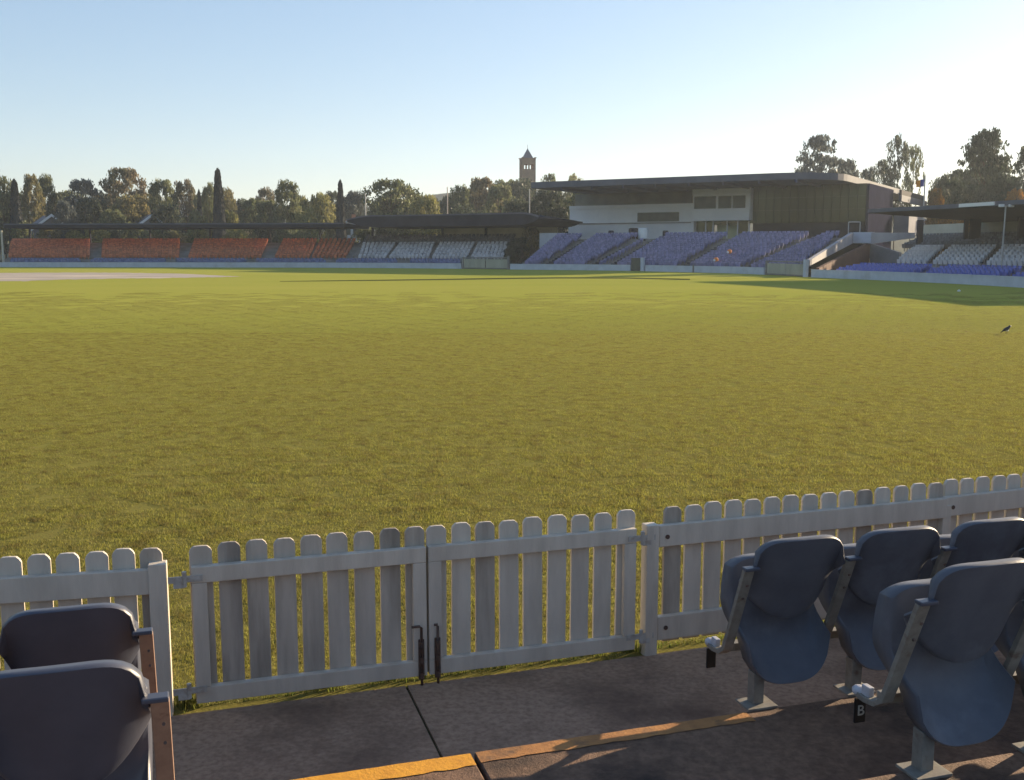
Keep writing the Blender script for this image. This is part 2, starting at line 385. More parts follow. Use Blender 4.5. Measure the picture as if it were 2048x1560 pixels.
for a, b, w, ex in ((-.12, TU - .012, .112, 0), (TU + .012, 2.455, .095, .0)):
    n = 26; top = []; bot = []
    for i in range(n + 1):
        t = a + (b - a) * i / n
        top.append(W(t, 4.122 - R.random() * .004, .2035)); bot.append(W(t, 4.122 - w + R.uniform(-.006, .006), .2035))
    m = MB(); m.add(top + bot[::-1], [tuple(range(2 * n + 2))]); o = m.build('step_edge_line', M['yellow' if b < 1.2 else 'yellow_shaded']); struct(o)
    if o.data.polygons[0].normal.z < 0: o.data.flip_normals()

# ------------------------------------------------------------------ picket fence and gates
def picket(mb, p, ux, w=.113, h0=.055, h1=.89, th=.022):
    uy = Vector((-ux.y, ux.x, 0)); hw = w / 2 * R.uniform(.96, 1.02); c = .022; tilt = R.uniform(-.006, .006); h1 += R.uniform(-.006, .006)
    pr = [(-hw, h0), (hw, h0), (hw, h1 - .032), (hw - .007, h1 - .016), (hw - c, h1 - .002), (0, h1), (-hw + c, h1 - .002), (-hw + .007, h1 - .016), (-hw, h1 - .032)]
    base = [p + ux * (x + tilt * z) + Vector((0, 0, z)) for x, z in pr]
    mb.prism(base, [q + uy * th for q in base])
PAN = lambda: R.choice(['paint', 'paint', 'paint2'])
def lin(t0, s0, t1, s1):
    a, b = W(t0, s0), W(t1, s1); u = (b - a).normalized(); return a, b, u, Vector((-u.y, u.x, 0))
def rail(mb, a, u, v, x0, x1, z0, z1, d0, d1):
    mb.box(a + u * ((x0 + x1) / 2) + v * ((d0 + d1) / 2) + Vector((0, 0, (z0 + z1) / 2)), (x1 - x0, d1 - d0, z1 - z0), u)
def fence_panel(label, t0, s0, t1, s1, first, spacing=.137, post=None, z=(.66, .79, .085, .23), n=None, kinds=None):
    a, b, u, v = lin(t0, s0, t1, s1); L = (b - a).length
    root = thing('picket_fence', label, 'fence', a, group='white picket fence along the oval')
    for (z0, z1) in ((z[0], z[1]), (z[2], z[3])):
        m = MB(); rail(m, a, u, v, 0.0, L, z0, z1, -.045, -.002); m.build('rail', M['paint'], root, bevel=.004)
    x = first; i = 0
    while x < L - .03:
        m = MB(); picket(m, a + u * x, u, w=.113); m.build('picket', M[kinds[i] if kinds and i < len(kinds) else PAN()], root, bevel=.003); x += spacing; i += 1
    for (pt, w, h, bolt) in (post or ()):
        m = MB(); q = a + u * pt + v * (-.02)
        m.box(q + Vector((0, 0, h / 2 - .05)), (w, .08, h + .1), u); po = m.build('post', M['paint'], root, bevel=.004)
        if bolt:
            for zz in (.72, .16):
                m = MB(); m.tube([a + u * (pt + bolt) + v * (-.05) + Vector((0, 0, zz)), a + u * (pt + bolt) + v * (-.035) + Vector((0, 0, zz))], .014, 10); m.build('bolt', M['rust'], root)
    return root
fence_panel('white picket fence section behind the pair of dark folded seats', -4.6, 5.83, -.215, 5.393, .05, .135, post=[(4.40 - .0, .085, .82, 0), (2.2, .085, .8, 0)], kinds=None)
fence_panel('white picket fence section from the gate post to the rail joint, behind blue seats', 2.57, 5.392, 4.66, 5.445, .115, .137, post=[(-.045, .078, .80, .1)])
fence_panel('white picket fence section past the rail joint, where the line bends towards the field', 4.668, 5.468, 7.6, 5.66, .09, .137, post=[(.0, .07, .74, .06), (2.9, .08, .8, 0)])
fence_panel('white picket fence run curving away beyond the last seat of the front row', 7.61, 5.665, 13.0, 6.5, .09, .137, post=[(2.7, .08, .8, 0)])

def gate(label, t0, t1, kinds, hinge_end):
    a, b, u, v = lin(t0, 5.385, t1, 5.385); L = (b - a).length
    root = thing('gate_leaf', label, 'gate', a, group='pair of white picket gate leaves')
    for nm, z0, z1 in (('rail', .70, .787), ('rail', .05, .137)):
        m = MB(); rail(m, a, u, v, .0, L, z0, z1, -.045, -.001); m.build(nm, M['paint'], root, bevel=.004)
    for x0, x1 in ((0, .075), (L - .075, L)):
        m = MB(); rail(m, a, u, v, x0, x1,   .1375, .6995, -.0445, -.002); m.build('stile', M['paint'], root, bevel=.004)
    n = len(kinds)
    for i, k in enumerate(kinds):
        m = MB(); picket(m, a + u * (.052 + (L - .104) * i / (n - 1)), u, w=.113, h0=.048); m.build('picket', M[k], root, bevel=.003)
    hx = 0 if hinge_end < 0 else L
    for z in (.70, .10):
        m = MB(); d = -1 if hinge_end < 0 else 1
        m.box(a + u * (hx + d * .03) + v * -.05 + Vector((0, 0, z + .03)), (.17, .008, .032), u)
        m.tube([a + u * (hx + d * .035) + v * -.05 + Vector((0, 0, z - .01)), a + u * (hx + d * .035) + v * -.05 + Vector((0, 0, z + .07))], .012, 8)
        m.box(a + u * (hx + d * .062) + v * -.05 + Vector((0, 0, z + .0)), (.055, .010, .03), u); m.build('hinge', M['galv'], root)
    bx = L - .035 if hinge_end < 0 else .045
    m = MB(); q = a + u * bx + v * -.06; hk = -1 if hinge_end < 0 else -.35
    m.tube([q + Vector((0, 0, .005)), q + Vector((0, 0, .335)), q + Vector((0, 0, .345)) + u * .01 * hk, q + Vector((0, 0, .345)) + u * .055 * hk], .0075, 8)
    bolt = m.build('drop_bolt', M['rust'], root, smooth=True)
    m = MB(); m.box(a + u * bx + v * -.05 + Vector((0, 0, .15)), (.032, .010, .23), u)
    for z in (.06, .15, .24): m.tube([q + Vector((0, 0, z - .015)), q + Vector((0, 0, z + .015))], .014, 8)
    m.build('bolt_plate', M['rust'], bolt).parent = bolt
    bolt.children[0].data.transform(Matrix.Translation(-root.location))
    return root
gate('mildew stained white gate leaf with grey pickets, next to the pair of dark folded seats', -.062, 1.168, ['paint2', 'paint3', 'paint2', 'paint2', 'paint2', 'paint2', 'paint2', 'paint2', 'paint2'], -1)
gate('cleaner white gate leaf hung on the post nearest the row of blue seats', 1.180, 2.425, ['paint', 'paint', 'paint2', 'paint', 'paint', 'paint', 'paint', 'paint', 'paint'], 1)

# ------------------------------------------------------------------ tip-up seats beside the gate (local x along the row, y to the field)
def shell(mb, a, zt, zb, yf, fl, nx=22, nz=14, mi=0, edges='all'):
    g = [[Vector(((-a + 2 * a * i / nx), yf(-1 + 2 * i / nx, j / nz), zb(-1 + 2 * i / nx) + (zt(-1 + 2 * i / nx) - zb(-1 + 2 * i / nx)) * j / nz)) for i in range(nx + 1)] for j in range(nz + 1)]
    vs = [p for r in g for p in r]; W_ = nx + 1
    fs = [(j * W_ + i, j * W_ + i + 1, (j + 1) * W_ + i + 1, (j + 1) * W_ + i) for j in range(nz) for i in range(nx)]
    loop = [i for i in range(W_)] + [j * W_ + nx for j in range(1, nz + 1)] + [nz * W_ + i for i in range(nx - 1, -1, -1)] + [j * W_ for j in range(nz - 1, 0, -1)]
    cen = Vector((0, 0, (zt(0) + zb(0)) / 2)); prev = loop
    for outw, fw in ((.002, .003), (.004, .012), (.005, 1)):
        cur = []
        for k, ix in enumerate(loop):
            p = vs[ix]; q = vs[loop[k - 1]]; r = vs[loop[(k + 1) % len(loop)]]; t = (r - q); nrm = Vector((t.z, 0, -t.x))
            if nrm.length < 1e-6: nrm = Vector((p.x, 0, p.z - cen.z))
            nrm.normalize()
            cur.append(len(vs)); vs.append(p + nrm * outw + Vector((0, fw if fw < 1 else fl(p), 0)))
        n = len(loop)
        for k in range(n): fs.append((prev[k], cur[k], cur[(k + 1) % n], prev[(k + 1) % n]))
        prev = cur
    mb.add(vs, fs, mi)
SEATKIDS = {}
def seat_parts(root, side, letter=None, lead=False, mshell='shell', mbr='bracketg', plate=False):
    kids = []
    a = .245
    m = MB(); shell(m, a, lambda x: .70 + .148 * max(0, 1 - abs(x) ** 5.0) ** .5 - .0 * x, lambda x: .43 + .19 * abs(x) ** 2.3,
                    lambda x, w: -.005 - .125 * w + .045 * abs(x) ** 2.6, lambda p: .034 if abs(p.x) < .235 else .012)
    o = m.build('backrest', M[mshell], root, smooth=True); o.data.set_sharp_from_angle(angle=rad(38)); s = o.modifiers.new('t', 'SOLIDIFY'); s.thickness = .008; s.offset = 0
    kids.append(o)
    m = MB(); shell(m, .225, lambda x: .70 - .05 * abs(x) ** 6, lambda x: .115 + .21 * (1 - max(0, 1 - abs(x) ** 2.9) ** .5),
                    lambda x, w: (-.055 + .165 * (1 - (1 - min(1, w / .45)) ** 2) + .01 * w) + .03 * abs(x) ** 3, lambda p: .025 + .085 * math.sin(math.pi * min(.999, max(.03, (p.z - .12) / .60))) ** .6)
    o = m.build('seat_pan', M[mshell], root, smooth=True); o.data.set_sharp_from_angle(angle=rad(38)); s = o.modifiers.new('t', 'SOLIDIFY'); s.thickness = .008; s.offset = 0
    kids.append(o)
    pr = [(-.085, .715), (.055, .36), (.095, .265), (.135, .235), (.20, .225), (.255, .23)]
    sides = [side] if not lead else [-1, 1]
    for sd in sides:
        m = MB(); x = sd * .2775; hw = .026; L, Rr = [], []
        for i, (y, z) in enumerate(pr):
            y0, z0 = pr[max(i - 1, 0)]; y1, z1 = pr[min(i + 1, len(pr) - 1)]; t = Vector((0, y1 - y0, z1 - z0)).normalized(); nn = Vector((0, -t.z, t.y))
            c = Vector((x, y, z)); L.append([c + Vector((-hw, 0, 0)) + nn * .012, c + Vector((hw, 0, 0)) + nn * .012, c + Vector((hw, 0, 0)) - nn * .012, c + Vector((-hw, 0, 0)) - nn * .012])
        vs = [q for r in L for q in r]; fs = [(0, 3, 2, 1), tuple(len(vs) - 4 + k for k in range(4))]
        for i in range(len(L) - 1):
            for k in range(4): fs.append((i * 4 + k, i * 4 + (k + 1) % 4, i * 4 + 4 + (k + 1) % 4, i * 4 + 4 + k))
        m.add(vs, fs)
        o = m.build('bracket', M[mbr], root, bevel=.003); kids.append(o); sub = []
        m = MB(); m.box((x - sd * .012, -.088, .722), (.075, .045, .016)); q = m.build('top_cap', M['shelld'], o, bevel=.004); sub.append(q)
        m = MB(); m.ell((x, .255, .236), (.03, .036, .022), 14, 8); m.box((x, .205, .255), (.026, .05, .045)); q = m.build('end_casting', M['castend'], o, smooth=False, bevel=.004); sub.append(q)
        if plate:
            m = MB(); m.box((x, .25, .155), (.052, .012, .105)); q = m.build('row_plate', M['black'], o, bevel=.004); sub.append(q)
            if letter:
                cu = bpy.data.curves.new('row_letter', 'FONT'); cu.body = letter; cu.size = .062; cu.extrude = .0015; cu.align_x = 'CENTER'; cu.align_y = 'CENTER'
                tmp = bpy.data.objects.new('row_letter', cu); C.objects.link(tmp); dg = bpy.context.evaluated_depsgraph_get()
                me = bpy.data.meshes.new_from_object(tmp.evaluated_get(dg)); bpy.data.objects.remove(tmp)
                me.transform(Matrix.Translation((x, .2425, .155)) @ Matrix.Rotation(math.pi / 2, 4, 'X')); me.materials.clear(); me.materials.append(M['plate'])
                q = bpy.data.objects.new('row_letter', me); C.objects.link(q); q.parent = o; sub.append(q)
        for (by, bz) in ((-.072, .64), (-.036, .565)):
            m = MB(); m.tube([(x + sd * .008, by - .016, bz), (x + sd * .008, by - .024, bz + .004)], .0055, 8); sub.append(m.build('bolt', M['rust'], o))
        SEATKIDS[o.name] = sub
    m = MB(); m.box((-.16 * (1 if side < 0 else -1), .01, .085), (.058, .058, .17)); m.box((0, .15, .25), (.52, .05, .04)); o = m.build('pedestal', M['bracketg'], root, bevel=.003); kids.append(o)
    m = MB(); m.box((-.16 * (1 if side < 0 else -1), .0, .006), (.16, .13, .012)); q = m.build('base_plate', M['bracketg'], o, bevel=.002)
    for dx in (-.06, .06): pass
    SEATKIDS[o.name] = [q]; SEATKIDS[root.name] = kids
SEATGAP = .557
A0 = TS(1497, 1140, 4.10) + .2775; B0 = TS(1838, 1187, 3.03) + .2775
s1 = thing('tip_up_seat', 'faded blue tip-up seat at the aisle end of the front row, near the gate post', 'stadium seat', W(A0, 4.185, .2), ROWA, 'blue seats by the gate', world=False)
seat_parts(s1, -1, plate=True)
for k, lab in ((1, 'faded blue tip-up seat, second from the aisle in the front row by the picket fence'), (2, 'faded blue tip-up seat, third from the aisle in the front row by the picket fence'), (3, 'faded blue tip-up seat, fourth from the aisle in the front row by the picket fence'), *[(k, 'faded blue tip-up seat, %s from the aisle in the front row by the picket fence' % ordn(k + 1)) for k in range(4, 12)]):
    copy_tree(s1, SEATKIDS, W(A0 + SEATGAP * k, 4.185, .2), ROWA, lab)
s2 = thing('tip_up_seat', 'faded blue tip-up seat with row plate B, at the aisle end of the second row', 'stadium seat', W(B0, 3.09, .4), ROWA, 'blue seats by the gate', world=False)
seat_parts(s2, -1, 'B', plate=True)
plates = [q for b in SEATKIDS[s2.name] for q in SEATKIDS.get(b.name, ()) if q.name.startswith('row_')]
kid2 = {k: [q for q in v if not q.name.startswith('row_')] for k, v in SEATKIDS.items()}
for k, lab in ((1, 'faded blue tip-up seat behind the front row, second from the aisle in row B'), (2, 'faded blue tip-up seat behind the front row, third from the aisle in row B'), *[(k, 'faded blue tip-up seat behind the front row, %s from the aisle in row B' % ordn(k + 1)) for k in range(3, 12)]):
    copy_tree(s2, kid2, W(B0 + SEATGAP * k, 3.09, .4), ROWA, lab)
A1 = TS(292, 1272, 4.10) - .2775; B1 = TS(320, 1395, 3.0) - .2775
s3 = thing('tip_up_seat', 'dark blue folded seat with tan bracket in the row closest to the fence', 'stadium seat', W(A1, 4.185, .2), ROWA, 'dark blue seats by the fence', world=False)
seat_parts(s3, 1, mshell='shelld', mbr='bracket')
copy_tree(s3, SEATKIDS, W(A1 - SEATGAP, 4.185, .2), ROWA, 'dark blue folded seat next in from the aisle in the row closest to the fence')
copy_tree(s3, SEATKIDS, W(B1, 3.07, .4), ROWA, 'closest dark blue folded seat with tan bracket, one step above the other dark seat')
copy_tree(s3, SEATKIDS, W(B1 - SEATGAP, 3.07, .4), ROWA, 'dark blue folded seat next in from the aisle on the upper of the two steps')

# ------------------------------------------------------------------ grass
def blades(mb, n, area, hmin, hmax, w):
    for _ in range(n):
        x, y = area(); h = R.uniform(hmin, hmax); a = R.uniform(0, 6.283); ux, uy = math.cos(a) * w / 2, math.sin(a) * w / 2
        ln = R.uniform(.1, .75) * h; b = R.uniform(0, 6.283); lx, ly = math.cos(b) * ln, math.sin(b) * ln
        mb.add([(x - ux, y - uy, 0), (x + ux, y + uy, 0), (x + ux * .7 + lx * .35, y + uy * .7 + ly * .35, h * .6), (x - ux * .7 + lx * .35, y - uy * .7 + ly * .35, h * .6), (x + lx, y + ly, h)], [(0, 1, 2, 3), (3, 2, 4)])
M['blade'] = mat('grass blade', (.27, .26, .055), (.15, .11, .038), 5.0, .6, .25, trans=.45, island=.5, lo=.42, hi=.72)
M['blade2'] = mat('weed blade', (.12, .17, .03), (.16, .16, .04), 3, .6, .25, trans=.4, island=.4)
tm = MB(); blades(tm, 1500, lambda: (R.uniform(-.3, .3), R.uniform(-.3, .3)), .010, .026, .0040)
tile = tm.build('grass_tile', M['blade']); tile.location = (0, -40, -3); tile.hide_render = True; tile.hide_viewport = True; C.objects.unlink(tile)
pts = []; scl = []
y = 4.6
while y < 60:
    st = .5 if y < 30 else 1.0; x = -.6 * y - 2.0
    while x < .62 * y + 3.0:
        px_, py_ = x + R.uniform(-.12, .12), y + R.uniform(-.12, .12); s_ = -DY * px_ + DX * py_; t_ = DX * px_ + DY * py_
        lim = 5.66 + (max(0, t_ - 4.7) * .07 if t_ > 4.7 else max(0, -t_ - .2) * .11)
        if s_ > lim - .02 and R.random() < (1.1 if y < 40 else 1.1 - (y - 40) / 20): pts.append((px_, py_, 0)); q_ = 1 if y < 30 else 1.9; scl += [q_, q_, max(.3, 1 - max(0, y - 9) / 40) * R.uniform(.7, 1.25)]
        x += st
    y += st
me = bpy.data.meshes.new('mown_grass'); me.from_pydata(pts, [], []); at = me.attributes.new('sc', 'FLOAT_VECTOR', 'POINT'); at.data.foreach_set('vector', scl)
go = bpy.data.objects.new('mown_grass', me); C.objects.link(go); tag(go, 'mown yellow green grass blades of the oval beyond the picket fence', 'grass', kind='stuff')
ng = bpy.data.node_groups.new('scatter', 'GeometryNodeTree'); ng.interface.new_socket('Geometry', in_out='INPUT', socket_type='NodeSocketGeometry'); ng.interface.new_socket('Geometry', in_out='OUTPUT', socket_type='NodeSocketGeometry')
gi = ng.nodes.new('NodeGroupInput'); go_ = ng.nodes.new('NodeGroupOutput'); iop = ng.nodes.new('GeometryNodeInstanceOnPoints'); oi = ng.nodes.new('GeometryNodeObjectInfo'); oi.inputs['Object'].default_value = tile; oi.inputs['As Instance'].default_value = True
rv = ng.nodes.new('FunctionNodeRandomValue'); rv.data_type = 'FLOAT_VECTOR'; rv.inputs[0].default_value = (0, 0, 0); rv.inputs[1].default_value = (0, 0, 6.283)
na_ = ng.nodes.new('GeometryNodeInputNamedAttribute'); na_.data_type = 'FLOAT_VECTOR'; na_.inputs['Name'].default_value = 'sc'
ng.links.new(gi.outputs[0], iop.inputs['Points']); ng.links.new(oi.outputs['Geometry'], iop.inputs['Instance']); ng.links.new(rv.outputs[0], iop.inputs['Rotation']); ng.links.new(na_.outputs['Attribute'], iop.inputs['Scale']); ng.links.new(iop.outputs[0], go_.inputs[0])
mo = go.modifiers.new('scatter', 'NODES'); mo.node_group = ng
wm = MB()
def wa():
    t = R.uniform(-4.5, 6); s = 5.41 + abs(R.gauss(0, .05)) + (max(0, -t - .2) * .1) + max(0, t - 2.5) * .035
    v = W(t, s); return v.x, v.y
blades(wm, 4200, wa, .012, .032, .005)
for _ in range(26):
    t = R.choice([-.11, -.1, R.uniform(-.2, 4), R.uniform(-.2, 2.4), 2.45]); c = W(t, 5.42 + R.uniform(-.01, .05)); blades(wm, 14, lambda: (c.x + R.gauss(0, .03), c.y + R.gauss(0, .02)), .05, .13, .007)
tag(wm.build('fence_grass', M['blade2']), 'longer green grass and weeds growing along the foot of the fence and gates', 'grass', kind='stuff')
# ------------------------------------------------------------------ bird on the grass
bl = P(2012, 668, 0); bd = thing('bird', 'small black and white bird standing alone on the grass', 'bird', bl, .35, world=False)
m = MB(); vs = [(-.20, 0, .05), (-.13, 0, .09), (-.06, 0, .12), (.0, 0, .145), (.06, 0, .165), (.095, 0, .20), (.12, 0, .225), (.145, 0, .222), (.185, 0, .212)]; rr = [.008, .018, .04, .052, .048, .034, .031, .022, .003]
m.tube(vs, rr, 12, 0)
for sgn in (-1, 1): m.tube([(.01, sgn * .02, .11), (.015, sgn * .02, .05), (.01, sgn * .02, .004), (.04, sgn * .022, .002)], [.012, .005, .004, .003], 6, 0)
b = m.build('body', [M['b_black']], bd, smooth=True)
m = MB(); m.ell((.02, 0, .108), (.07, .04, .03), 12, 8); m.build('belly', M['b_white'], bd, smooth=True)
for sgn in (-1, 1):
    m = MB(); m.add([(.06, sgn * .047, .165), (.0, sgn * .058, .175), (-.1, sgn * .03, .115), (-.14, sgn * .015, .08), (-.03, sgn * .052, .115), (.04, sgn * .052, .125)], [(0, 1, 2, 3, 4, 5)]); w_ = m.build('wing', M['b_black'], bd); so = w_.modifiers.new('t', 'SOLIDIFY'); so.thickness = .006
pp = P(1918, 583, 0); m = MB(); m.ell((0, 0, .05), (.09, .07, .055), 9, 6); o = m.build('paper_scrap', M['white2'], None, loc=pp); o.data.transform(Matrix.Translation(pp))
for v in o.data.vertices: v.co += Vector((R.uniform(-.02, .02), R.uniform(-.02, .02), R.uniform(-.015, .015)))
tag(o, 'crumpled white scrap lying on the grass near the shaded edge', 'litter')
# ------------------------------------------------------------------ boundary walls and gates of the oval
def wall_run(label, p0, p1, h=.64, group='pale boundary wall lengths'):
    s0, s1 = SPX(p0), SPX(p1); a = BO(s0, 0); root = thing('boundary_wall', label, 'wall', a, group=group)
    m = MB(); slab(m, s0, s1, -.0, .14, -.1, h); m.build('wall', M['wall'], root)
    m = MB(); slab(m, s0, s1, -.025, .165, h + .002, h + .06); m.build('coping', M['wall'], root)
    return root
wall_run('long pale boundary wall in front of the orange seats, ending at the timber gate', -420, 922)
wall_run('pale boundary wall from the far timber gate to the narrow dark gate, below violet seats', 1020, 1261)
wall_run('pale boundary wall from the narrow dark gate to the wide timber gate, below violet seats', 1291, 1529)
wall_run('pale boundary wall in front of the bright blue seats, starting at the wide timber gate', 1624, 2450)
def bgate(label, p0, p1, ytop, posts=(1, 1)):
    s0, s1 = SPX(p0), SPX(p1); a = BO(s0, .05); b = BO(s1, .05); u = (b - a).normalized(); v = Vector((-u.y, u.x, 0)); L = (b - a).length; h = ZY(ytop, (a.y + b.y) / 2)
    root = thing('boundary_gate', label, 'gate', a, group='timber gates in the boundary wall')
    for k in (0, 1):
        m = MB(); x0 = .12 + k * (L / 2 - .06); x1 = x0 + L / 2 - .18
        n = int((x1 - x0) / .22)
        for i in range(n):
            m.box(a + u * (x0 + (x1 - x0) * (i + .5) / n) + v * R.uniform(-.006, .006) + Vector((0, 0, .16 + (h - .44) / 2)), ((x1 - x0) / n - .025, .04, h - .44), u)
        m.build('gate_panel', M['wood'], root)
    m = MB(); m.box(a + u * L / 2 + v * .06 + Vector((0, 0, h - .08)), (L - .24, .08, .12), u); m.box(a + u * L / 2 + v * .06 + Vector((0, 0, .1)), (L - .24, .07, .1), u); m.build('rail', M['tconc'], root)
    for x, q, hh in ((0, posts[0], h), (L, posts[1], h + .15)):
        m = MB(); m.box(a + u * x + Vector((0, 0, hh / 2)), (.22 * q, .25, hh), u); m.build('post', M['wall' if q > 1 else 'tconc'], root)
bgate('far timber gate in the boundary wall, below the white seats of the dark-roofed stand', 926, 1016, 514)
bgate('wide timber gate with a pale pillar beside the brown tunnel', 1534, 1612, 521.5, (1, 2.6))
s0, s1 = SPX(1262), SPX(1282); a = BO(s0, .05); b = BO(s1, .05); u = (b - a).normalized(); root = thing('boundary_gate', 'narrow dark gate with one tall pale post in front of the violet seats', 'gate', a)
m = MB(); L = (b - a).length; h = ZY(515, a.y)
for i in range(9): m.box(a + u * (L * (i + .5) / 9) + Vector((0, 0, h / 2)), (L / 9 - .03, .04, h - .1), u)
m.build('gate_panel', mat('dark grey green timber', (.12, .125, .10), (.08, .085, .07), 1, .8, .2), root)
m = MB(); m.box(b + u * .24 + Vector((0, 0, h / 2)), (.46, .25, h), u); m.build('post', M['wall'], root)
s0 = SPX(1388); m = MB(); q = BO(s0, -.05); m.box(q + Vector((0, 0, .42)), (.16, .12, .84), (1, 0, 0)); tag(m.build('boundary_post', M['tconc'], None, loc=q), 'short grey post standing against the boundary wall in front of the violet seats', 'post')

# ------------------------------------------------------------------ low stand with orange seats
s0, s1 = SPX(8, 5), SPX(716, 8)
root = thing('grandstand', 'long low stand of orange seats under one thin flat roof', 'grandstand', BO(s0, 5))
m = MB(); strip(m, SPX(-420), SPX(920), .14, .1, 1.2, .12); terrace(m, SPX(-300), SPX(920), 1.2, .15, 3.6, .45, 3); m.build('lower_terrace', M['tconc'], root)
m = MB(); terrace(m, s0, s1, 4.6, 1.05, 14.2, 3.35, 9); strip(m, s0, s1, 3.6, .1, 4.6, .1); slab(m, s0, s1, 14.2, 14.5, 0, 3.5)
for s in (s0, s1): m.add([BO(s, 4.6, 0), BO(s, 14.2, 0), BO(s, 14.2, 3.35), BO(s, 4.6, 1.05)], [(0, 1, 2, 3)])
m.build('terrace', M['tconc'], root)
m = MB(); r0, r1 = SPX(8, 7, 450), SPX(688, 7, 450); slab(m, r0, r1, 7.0, 16.5, 5.62, 6.18, zb0=5.55, zb1=6.0, d=3); ro = m.build('roof', M['dark'], root)
m = MB(); slab(m, r0, r1, 6.88, 6.995, 6.08, 6.26, d=3); fo = m.build('fascia', M['fascia'], ro); fo.data.transform(Matrix.Translation(-root.location))
for px in (60, 180, 300, 420, 540, 640):
    m = MB(); s = SPX(px, 14.8, 465); q = BO(s, 14.8); m.box(q + Vector((0, 0, 2.9)), (.22, .22, 5.7)); m.build('post', M['dark'], root)
q = BO(SPX(4, 3.4, 480), 3.4); m = MB(); m.tube([q, q + Vector((0, 0, 5.2))], [.16, .13], 10); tag(m.build('pole', M['cream'], None, loc=q), 'thick pale pole at the open end of the orange stand', 'pole')
seats = MB()
for blk in ((15, 178, 20, 178), (201, 357, 203, 358), (375, 522, 386, 535), (548, 619, 564, 633), (622, 691, 637, 711)):
    for row in block(blk[0], blk[1], 5.0, 1.05, blk[2], blk[3], 13.9, 3.35, 9, 512, 478):
        for p, f in row: put_seat(seats, p, f, 0, R.uniform(-.05, .05))
tag(seats.build('orange_seats', M['orange']), 'rows of small orange seats packed in blocks under the thin flat roof', 'seats', kind='stuff')
seats = MB()
for r, (o, z) in enumerate(((1.3, .15), (2.1, .30), (2.9, .45))):
    s, e = SPX(20, o), SPX(915, o); gaps = [SPX(x, o) for x in (168, 338, 500, 660, 805)]
    while s < e:
        if all(abs(s - g_) > .9 for g_ in gaps): _, n = bat(s); put_seat(seats, BO(s, o + .3, z), -n)
        s += .53
tag(seats.build('front_seats', M['dblue']), 'thin line of blue seats behind the long boundary wall, below the orange seats', 'seats', kind='stuff')

# ------------------------------------------------------------------ dark-roofed stand in the middle
s0, s1 = SPX(716, 8) + .6, SPX(1018, 8)
root = thing('grandstand', 'stand of white seats under a thick dark roof with tapering ends', 'grandstand', BO(s0, 5))
m = MB(); terrace(m, s0 - 2, s1 - 1.5, 4.6, 1.0, 10.8, 2.75, 6); terrace(m, s0, s1, 10.8, 2.95, 15.6, 3.9, 5); slab(m, s0, s1, 15.6, 15.9, 0, 4.1); strip(m, s0 - 2, s1, 3.6, .1, 4.6, .1); m.build('terrace', M['tconc'], root)
m = MB(); c0 = SPX(884, 16.2, 460); slab(m, c0, s1 + 2.2, 16.0, 16.2, 3.9, ZY(450.5, 150)); m.build('back_wall', M['cream'], root)
r0, r1 = SPX(694, 6.5, 440), SPX(1078, 6.5, 440); ss = steps(r0, r1, .8); m = MB(); n = len(ss)
def rprof(k):
    e = min(1, min(k, 1 - k) / .13); e = 1 - (1 - e) ** 2; return 5.62 + .75 * (1 - e), 7.2 - .55 * (1 - e)
for i in range(n - 1):
    ka, kb = i / (n - 1), (i + 1) / (n - 1); (a0, a1), (b0, b1) = rprof(ka), rprof(kb)
    A = [BO(ss[i], 6.5, a0), BO(ss[i], 17.5, a0 - .1), BO(ss[i], 17.5, a1 - .6), BO(ss[i], 6.5, a1)]; B_ = [BO(ss[i + 1], 6.5, b0), BO(ss[i + 1], 17.5, b0 - .1), BO(ss[i + 1], 17.5, b1 - .6), BO(ss[i + 1], 6.5, b1)]
    for k in range(4): m.quad(A[k], B_[k], B_[(k + 1) % 4], A[(k + 1) % 4])
    if i == 0: m.quad(*A)
    if i == n - 2: m.quad(*B_)
ro = m.build('roof', M['dark'], root)
m = MB()
for i in range(n - 1):
    a1 = rprof(i / (n - 1))[1]; b1 = rprof((i + 1) / (n - 1))[1]
    m.add([BO(ss[i], 6.38, a1 - .12), BO(ss[i + 1], 6.38, b1 - .12), BO(ss[i + 1], 6.38, b1 + .06), BO(ss[i], 6.38, a1 + .06), BO(ss[i], 6.7, a1 + .06), BO(ss[i + 1], 6.7, b1 + .06)], [(0, 1, 2, 3), (3, 2, 5, 4)])
fo = m.build('gutter', M['fascia'], ro); fo.data.transform(Matrix.Translation(-root.location))
for px in (745, 885, 972, 1052):
    m = MB(); q = BO(SPX(px, 15, 462), 15); m.box(q + Vector((0, 0, 2.85)), (.35, .35, 5.7)); m.build('post', M['dark'], root)
for px, o in ((1059, 13), (702, 12)):
    pass
seats = MB()
for blk in ((714, 770, 722, 789), (776, 856, 795, 867), (862, 931, 876, 947), (939, 1004, 952, 1013)):
    for row in block(blk[0], blk[1], 4.9, 1.0, blk[2], blk[3], 10.4, 2.75, 6, 508, 485):
        for p, f in row: put_seat(seats, p, f, 0, R.uniform(-.05, .05))
tag(seats.build('white_seats', M['white']), 'blocks of white seats below the thick dark roof of the middle stand', 'seats', kind='stuff')
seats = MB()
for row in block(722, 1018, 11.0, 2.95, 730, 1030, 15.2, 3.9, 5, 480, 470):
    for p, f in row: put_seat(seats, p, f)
tag(seats.build('shaded_seats', mat('shade darkened seat plastic', (.12, .12, .13), (.09, .09, .10), .5, .5, .3, island=.4)), 'seats coloured dark for the shade under the thick dark roof', 'seats', kind='stuff')  # dark plastic colour puts the roof's shade on these rows

